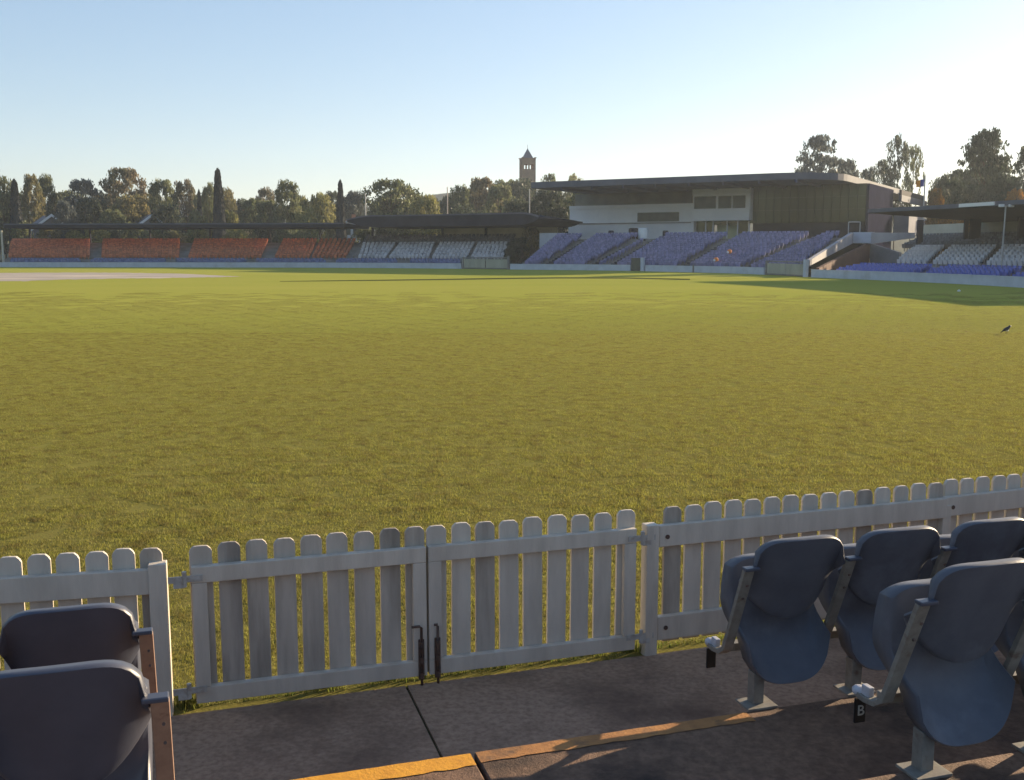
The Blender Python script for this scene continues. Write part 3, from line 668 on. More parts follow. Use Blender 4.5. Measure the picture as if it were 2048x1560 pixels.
# ------------------------------------------------------------------ pavilion with the big roof
def YofZ(py, z):
    lo, hi = 10, 1500
    for _ in range(60):
        m_ = (lo + hi) / 2
        if ZY(py, m_) < z: lo = m_
        else: hi = m_
    return lo
ZR = ZY(341.5, 121)
def G2(px, py, z): Y = YofZ(py, z); return Vector((AZ(px, py) * Y, Y, 0))
O_ = G2(1062, 364.5, ZR); K_ = G2(1668, 341.5, ZR); UU = (K_ - O_).normalized(); VV = Vector((-UU.y, UU.x, 0)); LP = (K_ - O_).length
def PV(t, d, z=0): q = O_ + UU * t + VV * d; q.z = z; return q
def PT(px, d, py=420): r = AZ(px, py); return (r * (O_.y + VV.y * d) - O_.x - VV.x * d) / (UU.x - r * UU.y)
def PD(px, t, py=420): r = AZ(px, py); return (r * (O_.y + UU.y * t) - O_.x - UU.x * t) / (VV.x - r * VV.y)
DPT = PD(1852, LP, 376)
root = thing('pavilion', 'large pavilion with a wide floating roof, dark glass wall and white lower block', 'pavilion', PV(0, 12))
def pbox(mb, t0, t1, d0, d1, z0, z1, mi=0):
    mb.prism([PV(t0, d0, z0), PV(t1, d0, z0), PV(t1, d1, z0), PV(t0, d1, z0)], [PV(t0, d0, z1), PV(t1, d0, z1), PV(t1, d1, z1), PV(t0, d1, z1)], mi)
rr = 7; arc = [(LP - rr + rr * math.sin(a * math.pi / 16), rr - rr * math.cos(a * math.pi / 16)) for a in range(9)]
ring = [(0, .0)] + arc + [(LP, DPT), (0, DPT)]
FT = .8
m = MB(); m.prism([PV(t, d, ZR - FT) for t, d in ring], [PV(t, d, ZR) for t, d in ring]); ro = m.build('roof', M['fascia'], root)
inner = [(max(.25, min(LP - .25, t)), max(.25, min(DPT - .25, d))) for t, d in ring]
m = MB(); m.add([PV(t, d, ZR - FT - .003) for t, d in inner], [tuple(range(len(inner) - 1, -1, -1))])
for k in range(1, 9): pbox(m, LP * k / 9 - .12, LP * k / 9 + .12, .4, 12, ZR - FT - .35, ZR - FT - .004)
q = m.build('soffit', M['soffit'], ro); q.data.transform(Matrix.Translation(-root.location))
gt0, gt1 = PT(1500, 12), PT(1731, 12); Yg = PV((gt0 + gt1) / 2, 12).y; zgb = ZY(445, Yg); zbase = 3.9
m = MB(); pbox(m, gt0, gt1, 12, 26, zgb, ZR - FT - .006); gl = m.build('glass_wall', M['glass'], root)
m = MB()
for k in range(1, 14): t = gt0 + (gt1 - gt0) * k / 14; pbox(m, t - .03, t + .03, 11.95, 11.998, zgb, ZR - FT - .01)
for z in (zgb + 1.6, zgb + 3.2): pbox(m, gt0, gt1, 11.955, 11.996, z, z + .06)
q = m.build('mullion', mat('dark frame', (.03, .032, .025), None, rough=.5), gl); q.data.transform(Matrix.Translation(-root.location))
m = MB(); pbox(m, gt0 + .1, gt1 - .3, 13.2, 25.8, 0, zgb - .005); m.build('dark_base', M['dark'], root)
sd1 = PD(1781, gt1); m = MB(); pbox(m, gt1 + .005, gt1 + .3, 12.3, sd1, 0, ZR - FT - .01); m.build('side_wall', mat('shade darkened cladding', (.03, .03, .055), (.022, .022, .042), .6, .9, .0), root)  # side wall colour darkened to stand for shade
sd2 = PD(1834, gt1 + .5, 450); m = MB(); Yp = PV(gt1, sd1).y; m.add([PV(gt1 + .5, sd1 + .01, ZY(470, Yp)), PV(gt1 + .5, sd2, ZY(470, Yp + 5)), PV(gt1 + .5, sd2, ZY(437, Yp + 5)), PV(gt1 + .5, sd1 + .01, ZY(428, Yp)), PV(gt1 + 2.5, sd1 + .01, ZY(470, Yp)), PV(gt1 + 2.5, sd2, ZY(470, Yp + 5)), PV(gt1 + 2.5, sd2, ZY(437, Yp + 5)), PV(gt1 + 2.5, sd1 + .01, ZY(428, Yp))],
    [(0, 1, 2, 3), (4, 7, 6, 5), (0, 4, 5, 1), (3, 2, 6, 7), (0, 3, 7, 4), (1, 5, 6, 2)]); m.build('white_panel', mat('shade greyed panel', (.24, .24, .27), (.19, .19, .22), .5, .85, .1), root)  # white panel coloured grey to stand for shade on this side
sd3 = PD(1848, gt1 + 1); m = MB(); pbox(m, gt1 + 1.0, gt1 + 1.4, sd1 + .02, sd3, ZY(406, Yp + 5), ZY(394, Yp + 5)); pbox(m, gt1 + 1.05, gt1 + 1.35, sd1 + .02, sd3 - 3, ZY(394, Yp + 5) + .003, ZR - FT - .02, 1); m.build('side_block', [M['fascia'], M['dark']], root)  # dark materials stand for shade here as well
# white block
wt0, wt1 = PT(1137, 11.5), PT(1384, 11.5); Yw = PV((wt0 + wt1) / 2, 11.5).y
def zpx(py, t, d): return ZY(py, PV(t, d).y)
zl0, zl1, zl2 = zpx(467, wt0, 11.5) - 2, zpx(444.5, (wt0 + wt1) / 2, 11.5), zpx(412, wt0, 11.5)
m = MB(); pbox(m, wt0, PT(1388, 11.5), 11.5, 20, zl0, zl1); pbox(m, wt0, wt1, 11.9, 20, zl1 + .003, zl2 - .5); pbox(m, wt0, wt1, 11.75, 20, zl2 - .497, zl2); wb = m.build('white_block', M['pwhite'], root)
m = MB(); pbox(m, wt0 - .2, wt1 - .1, 11.2, 11.497, zl1 - .2, zl1 - .08); pbox(m, wt0 - .05, PT(1166, 11.2), 11.1, 11.197, zl1 - .05, zl1 + .15); q = m.build('ledge', M['tconc'], wb); q.data.transform(Matrix.Translation(-root.location))
w0, w1 = PT(1275, 11.8), PT(1358, 11.8); m = MB(); pbox(m, w0, w1, 11.82, 11.897, zl1 + .05, zpx(425.5, w0, 11.8)); q = m.build('window', M['win'], wb); q.data.transform(Matrix.Translation(-root.location))
m = MB(); pbox(m, PT(1150, 17), PT(1384, 17), 17, 19.5, zl2 + .004, ZR - FT - .006); m.build('upper_glazing', M['win'], root)
u0, u1 = PT(1384, 10.6), PT(1499, 10.6); zu0, zu1, zu2 = zpx(442, u0, 10.6), zpx(420, u0, 10.6), zpx(379, u0, 10.6)
m = MB(); pbox(m, u0, u1, 10.6, 19.9, zu0, zu1); pbox(m, u0, u1, 10.9, 19.9, zu1 + .003, zu2 - .75); pbox(m, u0, u1, 10.65, 19.9, zu2 - .747, min(zu2, ZR - FT - .05)); ub = m.build('upper_block', M['pwhite'], root)
for a_, b_ in ((1388, 1431), (1436, 1462), (1465, 1490)):
    m = MB(); pbox(m, PT(a_, 10.8), PT(b_, 10.8), 10.82, 10.897, zu1 + .15, zu2 - .95); q = m.build('window', M['win'], ub); q.data.transform(Matrix.Translation(-root.location))
e0, e1 = PT(1391, 12.5), PT(1497, 12.5)
m = MB(); pbox(m, e0, PT(1425, 12.5), 12.5, 12.6, zl0 + 1, zu0 - .004); pbox(m, PT(1477, 12.5), e1, 12.5, 12.6, zl0 + 1, zu0 - .004); pbox(m, PT(1425, 12.5) + .002, PT(1477, 12.5) - .002, 12.5, 12.6, zu0 - .5, zu0 - .004); en = m.build('entrance_glazing', M['glass'], root)
m = MB(); pbox(m, PT(1425, 12.5) + .01, PT(1477, 12.5) - .01, 14.5, 14.7, zl0 + 1, zu0 - .01); q = m.build('lit_view_panel', M['lit_view'], en); q.data.transform(Matrix.Translation(-root.location))
m = MB()
for px in (1388, 1412, 1427, 1455, 1476, 1499): t = PT(px, 12.3); pbox(m, t - .07, t + .07, 12.3, 12.49, zl0 + 1, zu0 - .005)
q = m.build('frame', M['pwhite'], en); q.data.transform(Matrix.Translation(-root.location))
for px in (1505, 1620, 1727): pass
# ------------------------------------------------------------------ bank of violet seats
stn = [(1035, 1103), (1092, 1181), (1182, 1290), (1221, 1320), (1366, 1472), (1491, 1640), (1600, 1697)]
BB, TT = [], []
for b_, t_ in stn:
    BB.append(BO(SPX(b_, .9, 528), .9)); TT.append(PV(PT(t_, -3.5, 468), -3.5))
ZB0, ZB1, NR = .35, 3.75, 15
root = thing('seating_bank', 'broad sloping bank of violet blue seats below the pavilion', 'seating bank', BB[0])
m = MB()
for i in range(len(stn) - 1):
    for r in range(NR):
        k0, k1 = r / NR, (r + 1) / NR; z = ZB0 + (ZB1 - ZB0) * r / (NR - 1); zp = z - (ZB1 - ZB0) / (NR - 1)
        a, b, c, d = [Vector((q.x, q.y, 0)) for q in (BB[i].lerp(TT[i], k0), BB[i + 1].lerp(TT[i + 1], k0), BB[i + 1].lerp(TT[i + 1], k1), BB[i].lerp(TT[i], k1))]
        Z = lambda p, h: (p.x, p.y, h)
        m.quad(Z(a, z), Z(b, z), Z(c, z), Z(d, z)); m.quad(Z(a, zp if r else 0), Z(b, zp if r else 0), Z(b, z), Z(a, z))
    e, f = TT[i], TT[i + 1]; m.quad((e.x, e.y, ZB1), (f.x, f.y, ZB1), tuple(f + VV * 16 + Vector((0, 0, ZB1))), tuple(e + VV * 16 + Vector((0, 0, ZB1))))
m.build('terrace', M['tconc'], root)
def ribwall(mb, p, q, z0p, z1p, z0q, z1q, th):
    u = (q - p); u.z = 0; v = Vector((-u.y, u.x, 0)).normalized() * th; H = lambda a, z: Vector((a.x, a.y, z))
    mb.add([H(p, z0p), H(q, z0q), H(q, z1q), H(p, z1p), H(p + v, z0p), H(q + v, z0q), H(q + v, z1q), H(p + v, z1p)], [(0, 1, 2, 3), (4, 7, 6, 5), (0, 4, 5, 1), (3, 2, 6, 7), (0, 3, 7, 4), (1, 5, 6, 2)])
pL = PV(PT(1079, -3.2, 476), -3.2); pR = PV(PT(1127, -3.2, 476), -3.2)
m = MB(); ribwall(m, pL, pR, 0, ZY(466, pL.y), 0, ZY(466, pR.y), .3); m.build('end_wall', M['wall'], root)
for i in range(1, len(stn) - 1):
    m = MB(); n_ = 16
    for k in range(n_):
        q = BB[i].lerp(TT[i], (k + .5) / n_); w_ = (BB[i + 1] - BB[i]).normalized(); z = ZB0 + (ZB1 - ZB0) * (k + .5) / n_
        m.box(Vector((q.x, q.y, z - .02)), (.9, .55, .3), w_)
    m.build('aisle_steps', M['dark'], root)
seats = MB()
for i in range(len(stn) - 1):
    for r in range(NR):
        k = (r + .45) / NR; z = ZB0 + (ZB1 - ZB0) * r / (NR - 1); a = BB[i].lerp(TT[i], k); b = BB[i + 1].lerp(TT[i + 1], k); L = (b - a).length; u = (b - a) / L; f = (BB[i] - TT[i] + BB[i + 1] - TT[i + 1]); f.z = 0
        f = Vector((u.y, -u.x, 0)); x = 1.15
        while x < L - 1.0:
            p = a + u * x; p.z = z
            if R.random() > .015: put_seat(seats, p, f, 0, R.uniform(-.06, .06))
            x += .53
tag(seats.build('violet_seats', M['purple']), 'mass of small violet blue seats filling the sloping bank below the pavilion', 'seats', kind='stuff')
# tunnel ramp beside the bank
root = thing('access_ramp', 'pale concrete walkway and slanting stair wall over a brown tunnel beside the violet seats', 'ramp', BO(SPX(1625), 1))
q0 = BO(SPX(1622, .7), .7); q1 = PV(PT(1706, -3.0, 470), -3.0)
m = MB(); ribwall(m, q0, q1, ZY(531, q0.y), ZY(520, q0.y), ZY(487, q1.y), ZY(465, q1.y), .35); m.build('stair_wall', mat('grey white stair wall', (.33, .33, .36), (.27, .27, .29), .6, .8, .2), root)
q2 = PV(PT(1742, -3.0, 475), -3.0); m = MB(); ribwall(m, q1 + Vector((.02, 0, 0)), q2, ZY(486.5, q1.y), ZY(464.5, q1.y), ZY(486.5, q1.y), ZY(464.5, q1.y), 2.0); m.build('landing', M['wall'], root)
q3 = Vector((XY(1830, q2.y + 4), q2.y + 4, 0)); m = MB(); ribwall(m, q2 + Vector((.02, 0, 0)), q3, ZY(488, q2.y), ZY(465, q2.y), ZY(476, q3.y), ZY(465.5, q3.y), 1.2); m.build('walkway', mat('grey concrete wall', (.38, .38, .40), (.30, .30, .32), .5, .8, .2), root)
b0 = BO(SPX(1640, 1.4), 1.4); b1 = Vector((XY(1743, q1.y + 1.0), q1.y + 1.0, 0)); m = MB(); ribwall(m, b0, b1, -.1, ZY(536, b0.y), -.1, ZY(484, b1.y), .3); m.build('tunnel_wall', M['brown'], root)
g0 = Vector((XY(1741, q2.y + .4), q2.y + .4, 0)); g1 = Vector((XY(1800, q2.y - 3), q2.y - 3, 0)); m = MB(); ribwall(m, g0, g1, -.1, ZY(487, g0.y), -.1, ZY(505, g1.y), .4); m.build('side_wall', mat('dim concrete', (.24, .23, .23), (.17, .165, .165), .5, .85, .2), root)
# ------------------------------------------------------------------ covered stand with white and blue seats
s0, s1 = SPX(1752, 6, 500), SPX(2420, 6, 500)
root = thing('grandstand', 'covered stand with a dark sloping roof above white and bright blue seats', 'grandstand', BO(s0, 6))
m = MB(); terrace(m, SPX(1668, 1.0), s1, .9, .12, 4.2, .48, 4); strip(m, SPX(1668, 1), s1, 4.2, .2, 5.7, .2); m.build('lower_terrace', M['tconc'], root)
m = MB(); ws0 = SPX(1787, 6, 527); terrace(m, ws0, s1, 5.7, .95, 11.2, 2.05, 6); terrace(m, ws0, s1, 11.2, 2.3, 16.4, 3.2, 5); slab(m, ws0, s1, 16.4, 16.7, 0, 3.4)
m.add([BO(ws0, 5.7, 0), BO(ws0, 16.4, 0), BO(ws0, 16.4, 3.2), BO(ws0, 11, 2.05), BO(ws0, 5.7, .95)], [(0, 1, 2, 3, 4)]); m.build('terrace', M['tconc'], root)
rs0 = SPX(1738, 5, 415); m = MB(); slab(m, rs0, s1, 5.0, 18.5, 5.62, 5.92, zb0=4.85, zb1=5.3, d=3); ro = m.build('roof', mat('dark brown roof underside', (.035, .03, .03), (.025, .022, .022), .5, .8, .2), root)
m = MB(); slab(m, rs0, s1, 4.88, 4.995, 5.66, 5.98, d=3); q = m.build('fascia', M['fascia'], ro); q.data.transform(Matrix.Translation(-root.location))
m = MB(); slab(m, SPX(1916, 4.7, 406), SPX(1986, 4.7, 404), 4.78, 4.875, 5.70, 5.96, d=2); q = m.build('white_strip', M['white2'], ro); q.data.transform(Matrix.Translation(-root.location))
for px, o, wd in ((1840, 12, .5), (1932, 14, .35), (1950, 14, .9), (2042, 14, .5), (2200, 14, .5)):
    m = MB(); q = BO(SPX(px, o, 460), o); m.box(q + Vector((0, 0, 2.6)), (wd, .3, 5.1)); m.build('post', M['dark'], root)
m = MB(); c0, c1 = SPX(1842, 17, 460), SPX(1928, 17, 460); slab(m, c0, c1, 17, 17.2, 3.2, ZY(450, BO(c0, 17).y)); slab(m, c1 + 2, s1, 17, 17.2, 3.2, 4.9, 1); m.build('back_wall', [M['cream'], mat('dull wall', (.24, .25, .21), (.18, .19, .16), .7, .8, .2)], root)
# individual seats of this stand, the nearest of the far seats
protos = {}
def far_seat(nm, p, f, mk, label, grp):
    if mk not in protos:
        mb = MB(); mb.v = list(SG.v); mb.f = list(SG.f); mb.mi = [0] * len(SG.f); o = mb.build(nm, M[mk]); protos[mk] = o; tag(o, label, 'stadium seat', grp)
    else: o = protos[mk].copy(); C.objects.link(o); o['label'] = label; o['group'] = grp
    o.location = p; o.rotation_euler = (0, 0, math.atan2(f.y, f.x) - math.pi / 2 + R.uniform(-.05, .05))
extra = MB()
bgaps = [(1833, 1866), (2008, 2048)]
nb = 0
for r, (o, z) in enumerate(((1.2, .12), (2.0, .24), (2.8, .36), (3.6, .48))):
    s = SPX(1672 + r * 14, o, 545); j = 0; e = SPX(2400, o, 560); vis = SPX(2052, o, 555)
    gp = [SPX(a_ + (b_ - a_) * r / 3, o, 548) for a_, b_ in bgaps]
    while s < e:
        if all(abs(s - g_) > .75 for g_ in gp):
            j += 1; _, n = bat(s); p = BO(s, o + .3, z)
            if s < vis and r < 3: nb += 1; far_seat('stadium_seat', p, -n, 'blue', '%s bright blue seat from the tunnel ramp, in %s row behind the wall' % (ordn(j), ordn(r + 1)), 'bright blue seats behind the boundary wall')
            else: put_seat(extra, p, -n, 0)
        s += .54
wblk = [(1789, 1850, 1822, 1879), (1861, 1954, 1893, 1984), (1968, 2075, 1996, 2100), (2090, 2250, 2110, 2260), (2265, 2400, 2275, 2400)]
names = ['beside the ramp', 'between the two aisles', 'past the floodlight pole']
for bi, blk in enumerate(wblk):
    for r, row in enumerate(block(blk[0], blk[1], 6.1, .95, blk[2], blk[3], 10.9, 2.05, 6, 522, 505, pitch=.54)):
        for j, (p, f) in enumerate(row):
            inv = p.x / p.y < AZ(2052, 515)
            if inv and r < 5 and bi < 3: nb += 1; far_seat('stadium_seat', p, f, 'white', '%s white seat from the ramp side, %s row of block %s' % (ordn(j + 1), ordn(r + 1), names[bi]), 'white seats of the covered stand')
            else: put_seat(extra, p, f, 1)
tag(extra.build('stand_seats', [M['blue'], M['white']]), 'remaining rows of blue and white seats of the covered stand', 'seats', kind='stuff')
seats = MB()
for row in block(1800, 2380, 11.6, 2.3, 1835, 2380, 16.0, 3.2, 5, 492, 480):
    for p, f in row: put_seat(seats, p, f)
tag(seats.build('shade_toned_seats', bpy.data.materials['shade darkened seat plastic']), 'seats coloured dark for the deep shade under the sloping roof', 'seats', kind='stuff')  # roof shade put into the seat colour here too
print('far seats', nb)
# floodlight pole, flag
q = BO(SPX(2001, 4.6, 545), 4.6); zt = ZY(412, q.y)
root = thing('floodlight', 'slim floodlight pole with twin white lamp heads among the bright blue seats', 'floodlight', q)
m = MB(); m.tube([q, q + Vector((.08, 0, zt))], [.07, .05], 10); m.build('pole', M['pole'], root)
m = MB(); t_ = q + Vector((.08, 0, zt)); m.box(t_, (.75, .06, .06)); m.build('crossarm', M['pole'], root)
for d in (-.36, .36):
    m = MB(); m.box(t_ + Vector((d, -.08, .02)), (.34, .26, .2)); m.build('lamp_head', M['white2'], root, bevel=.03)
q = Vector((XY(1849, 104, 380), 104, 0)); root = thing('flagpole', 'flagpole with a small orange and blue flag behind the covered stand', 'flagpole', q)
m = MB(); m.tube([q, q + Vector((0, 0, ZY(352, 104)))], [.09, .06], 8); m.build('pole', M['pole'], root)
for a_, b_, mk, nm in ((1841, 1848.3, 'flagb', 'flag'), (1833, 1841, 'flagy', 'flag_fly')):
    m = MB(); pts = []
    for i in range(5):
        px = a_ + (b_ - a_) * i / 4; x = XY(px, 104, 365); yy = 104 + .12 * math.sin(i * 1.6)
        pts.append((Vector((x, yy, ZY(373 + (1848 - px) * .1, 104))), Vector((x, yy, ZY(358 + (1848 - px) * .25, 104)))))
    for (p, p2), (p3, p4) in zip(pts, pts[1:]): m.quad(p, p3, p4, p2)
    o = m.build(nm, M[mk], root); so = o.modifiers.new('t', 'SOLIDIFY'); so.thickness = .01
# things along the top of the bank
def drum(nm, px, py0, py1, r, mk, label, cat, lid=True):
    t = PT(px, -2.6, 468); q = PV(t, -2.6, ZB1); z1 = ZY(py0, q.y); root = thing(nm, label, cat, q)
    m = MB(); m.tube([q, q + Vector((0, 0, .1)), Vector((q.x, q.y, z1 - .12)), Vector((q.x, q.y, z1 - .1))], [r * .9, r, r, r * .97], 14); m.build('bin_body', M[mk], root)
    m = MB(); m.tube([Vector((q.x, q.y, z1 - .098)), Vector((q.x, q.y, z1))], [r * 1.05, r * .7], 14); m.build('lid', M[mk], root)
drum('litter_bin', 1222, 461, 470, .36, 'dark', 'dark bin at the top of the violet seats, closest to the middle stand', 'bin')
drum('litter_bin', 1267, 456, 470, .62, 'dark', 'wide dark bin beside the round white tank at the top of the violet seats', 'bin')
drum('white_tank', 1286, 456, 470, .62, 'white2', 'round white tank at the top of the violet seats beside the wide dark bin', 'tank')
drum('litter_bin', 1331, 461, 470, .36, 'dark', 'dark bin at the top of the violet seats in front of the white block', 'bin')
t0 = PT(1697, -2.4, 455); t1 = PT(1720, -2.4, 455); a = PV(t0, -2.4); b = PV(t1, -2.4); root = thing('goal', 'small open white frame standing on the landing by the dark glass wall', 'goal frame', PV(t0, -2.4, ZB1))
for p in (a, b):
    m = MB(); m.tube([Vector((p.x, p.y, ZB1)), Vector((p.x, p.y, ZY(444, p.y)))], .055, 8); m.build('upright', M['pole'], root)
m = MB(); m.tube([Vector((a.x, a.y, ZY(444, a.y))), Vector((b.x, b.y, ZY(444, b.y)))], .06, 8); m.build('crossbar', M['pole'], root)
for px, py, lab in ((1459, 503, 'red and white bag lying among the violet seats, the upper of two'), (1432, 519, 'orange and white bag lying among the violet seats, the lower of two')):
    k = (530 - py) / 66; i = 4; 
    q = BB[4].lerp(BB[5], .5); Y = 109.3 + 9 * k; z = ZY(py, Y); q = Vector((XY(px, Y, py), Y, z)); root = thing('bag', lab, 'bag', q)
    m = MB(); m.ell(q, (.26, .2, .24), 10, 7); o = m.build('bag_body', M['sig'], root)
    m2 = MB(); m2.ell(q + Vector((-.2, -.12, -.08)), (.14, .12, .12), 8, 6); m2.build('bag_flap', M['white2'], root)
# poles behind the middle stand
for px, y0, mk, lab in ((731, 389, 'pole', 'thin grey pole behind the dark roof, near the second cypress'), (895, 376, 'hwall', 'thin tan pole behind the middle of the dark roof'), (1059, 380, 'pole', 'thin pale pole behind the dark roof, below the church tower')):
    Y = 163; q = Vector((XY(px, Y, 420), Y, 0)); root = thing('pole', lab, 'pole', q); m = MB(); m.tube([q, q + Vector((0, 0, ZY(y0, Y)))], [.10, .07], 8); m.build('shaft', M[mk], root)
    m = MB(); m.tube([q + Vector((0, 0, ZY(y0, Y) + .002)), q + Vector((0, 0, ZY(y0, Y) + .18))], [.11, .03], 8); m.build('cap', M[mk], root)
# church tower
Y = 300; c = Vector((XY(1055, Y, 340), Y, 0)); hw = 1.95; ang = .22; ux = Vector((math.cos(ang), math.sin(ang), 0)); uy = Vector((-ux.y, ux.x, 0)); zT, zE, zs = ZY(296.5, Y), ZY(318, Y), ZY(339, Y); zc = ZY(329.5, Y)
root = thing('church_tower', 'brick church bell tower with a slate pyramid roof and paired openings', 'church tower', c)
def tb(m, x0, x1, y0, y1, z0, z1): m.box(c + ux * ((x0 + x1) / 2) + uy * ((y0 + y1) / 2) + Vector((0, 0, (z0 + z1) / 2)), (x1 - x0, y1 - y0, z1 - z0), ux)
m = MB(); tb(m, -hw, hw, -hw, hw, 0, zs)
for sx in (-1, 1):
    for sy in (-1, 1): tb(m, sx * hw - (.5 if sx > 0 else 0), sx * hw + (.5 if sx < 0 else 0), sy * hw - (.5 if sy > 0 else 0), sy * hw + (.5 if sy < 0 else 0), zs + .002, zc)
for sy in (-1, 1): tb(m, -.2, .2, sy * (hw - .2) - .18, sy * (hw - .2) + .18, zs + .002, zc)
for sx in (-1, 1): tb(m, sx * (hw - .2) - .18, sx * (hw - .2) + .18, -.2, .2, zs + .002, zc)
tb(m, -hw, hw, -hw, hw, zc + .002, zE); m.build('tower_body', M['brick'], root)
m = MB(); tb(m, -hw - .08, hw + .08, -hw - .08, hw + .08, zE + .002, zE + .18)
for sx in (-1, 1):
    for sy in (-1, 1): tb(m, sx * (hw - .1) - .3, sx * (hw - .1) + .3, sy * (hw - .1) - .3, sy * (hw - .1) + .3, zE + .182, zE + .36)
m.build('parapet', M['brick'], root)
r_ = hw * .70; cs = [c + ux * x + uy * y + Vector((0, 0, zE + .182)) for x, y in ((-r_, -r_), (r_, -r_), (r_, r_), (-r_, r_))]; m = MB(); m.add(cs + [c + Vector((0, 0, zT))], [(0, 1, 4), (1, 2, 4), (2, 3, 4), (3, 0, 4), (3, 2, 1, 0)]); m.build('spire', M['slate'], root)
m = MB(); tp = c + Vector((0, 0, zT - .1)); m.tube([tp, tp + Vector((0, 0, 1.1))], .06, 6); m.build('finial', M['slate'], root)
# houses beyond the low stand
def house(px, yr, ye, Y, wd, dp, rz, wallm, roofm, label, base=None, nwin=2):
    x = XY(px, Y, yr); z0 = 0 if Y < 240 else HZ(Y) - 1.0; zr, ze = ZY(yr, Y), ZY(ye, Y); q = Vector((x, Y, z0)); ca, sa = math.cos(rz), math.sin(rz); a = Vector((ca, sa, 0)); b = Vector((-sa, ca, 0))
    root = thing('house', label, 'house', q)
    def pt(i, j, z): v = q + a * i + b * j; v.z = z; return v
    h, d = wd / 2, dp / 2
    m = MB(); m.prism([pt(-h, -d, z0), pt(h, -d, z0), pt(h, d, z0), pt(-h, d, z0)], [pt(-h, -d, ze), pt(h, -d, ze), pt(h, d, ze), pt(-h, d, ze)])
    m.add([pt(-h, -d, ze), pt(h, -d, ze), pt(0, -d, zr - .2)], [(0, 1, 2)]); m.add([pt(-h, d, ze), pt(h, d, ze), pt(0, d, zr - .2)], [(2, 1, 0)]); wl = m.build('wall', M[wallm], root)
    m = MB(); e = .45; k = (zr - ze) / h
    for sg in (-1, 1):
        lo_ = ze - e * k
        T = [pt(sg * (h + e), -d - e, lo_), pt(0, -d - e, zr), pt(0, d + e, zr), pt(sg * (h + e), d + e, lo_)]
        m.prism([v - Vector((0, 0, .12)) for v in T], T)
    rf = m.build('roof', M[roofm], root)
    m = MB()
    for sg in (-1, 1):
        lo_ = ze - e * k; p0 = pt(sg * (h + e), -d - e - .03, lo_); p1 = pt(0, -d - e - .03, zr); m.prism([p0 - Vector((0, 0, .42)), p1 - Vector((0, 0, .42)), p1 - Vector((0, 0, .42)) - b * .05, p0 - Vector((0, 0, .42)) - b * .05], [p0 + Vector((0, 0, .05)), p1 + Vector((0, 0, .05)), p1 + Vector((0, 0, .05)) - b * .05, p0 + Vector((0, 0, .05)) - b * .05])
    q_ = m.build('bargeboard', M['pwhite'], rf); q_.data.transform(Matrix.Translation(-root.location))
    for i in range(nwin):
        xx = -h + wd * (i + .5) / nwin; m = MB(); m.prism([pt(xx - .6, -d - .05, ze - 2.3), pt(xx + .6, -d - .05, ze - 2.3), pt(xx + .6, -d - .003, ze - 2.3), pt(xx - .6, -d - .003, ze - 2.3)], [pt(xx - .6, -d - .05, ze - 1.0), pt(xx + .6, -d - .05, ze - 1.0), pt(xx + .6, -d - .003, ze - 1.0), pt(xx - .6, -d - .003, ze - 1.0)]); m.build('window', M['win'], root)
    m = MB(); m.box(pt(h * .4, 0, zr + .1), (.7, .7, 1.4), a); ch = m.build('chimney', M['brick'], rf); ch.data.transform(Matrix.Translation(-root.location))
house(94, 430, 456, 186, 6.0, 10, .55, 'gtile', 'gtile', 'grey roofed house with a white gable edge beside the broad dark conifer')
house(293, 430, 456, 188, 6.0, 10, .5, 'gtile', 'gtile', 'grey roofed house with a white gable edge below the tall reddish tree')
house(383, 403, 412, 330, 7, 8, .5, 'hwall', 'tile', 'small pink house high among the trees beside the thin cypress')
house(482, 418, 426, 330, 9, 9, -.3, 'hwall', 'tile', 'red roofed house just past the tallest cypress')
house(505, 453, 461, 215, 8, 9, .2, 'hwall', 'tile', 'low red roofed house seen under the thin flat roof past the tallest cypress')
house(640, 452, 460, 215, 9, 9, -.1, 'pwhite', 'tile', 'low pale house seen under the thin flat roof near the second cypress')
house(245, 466, 472, 215, 5, 6, .2, 'hwall', 'tile', 'tiny pink house seen between the orange seats and the flat roof')
house(700, 437, 446, 200, 3.4, 4, .3, 'pwhite', 'tile', 'small red roofed hut at the tip of the thick dark roof beside the second cypress')
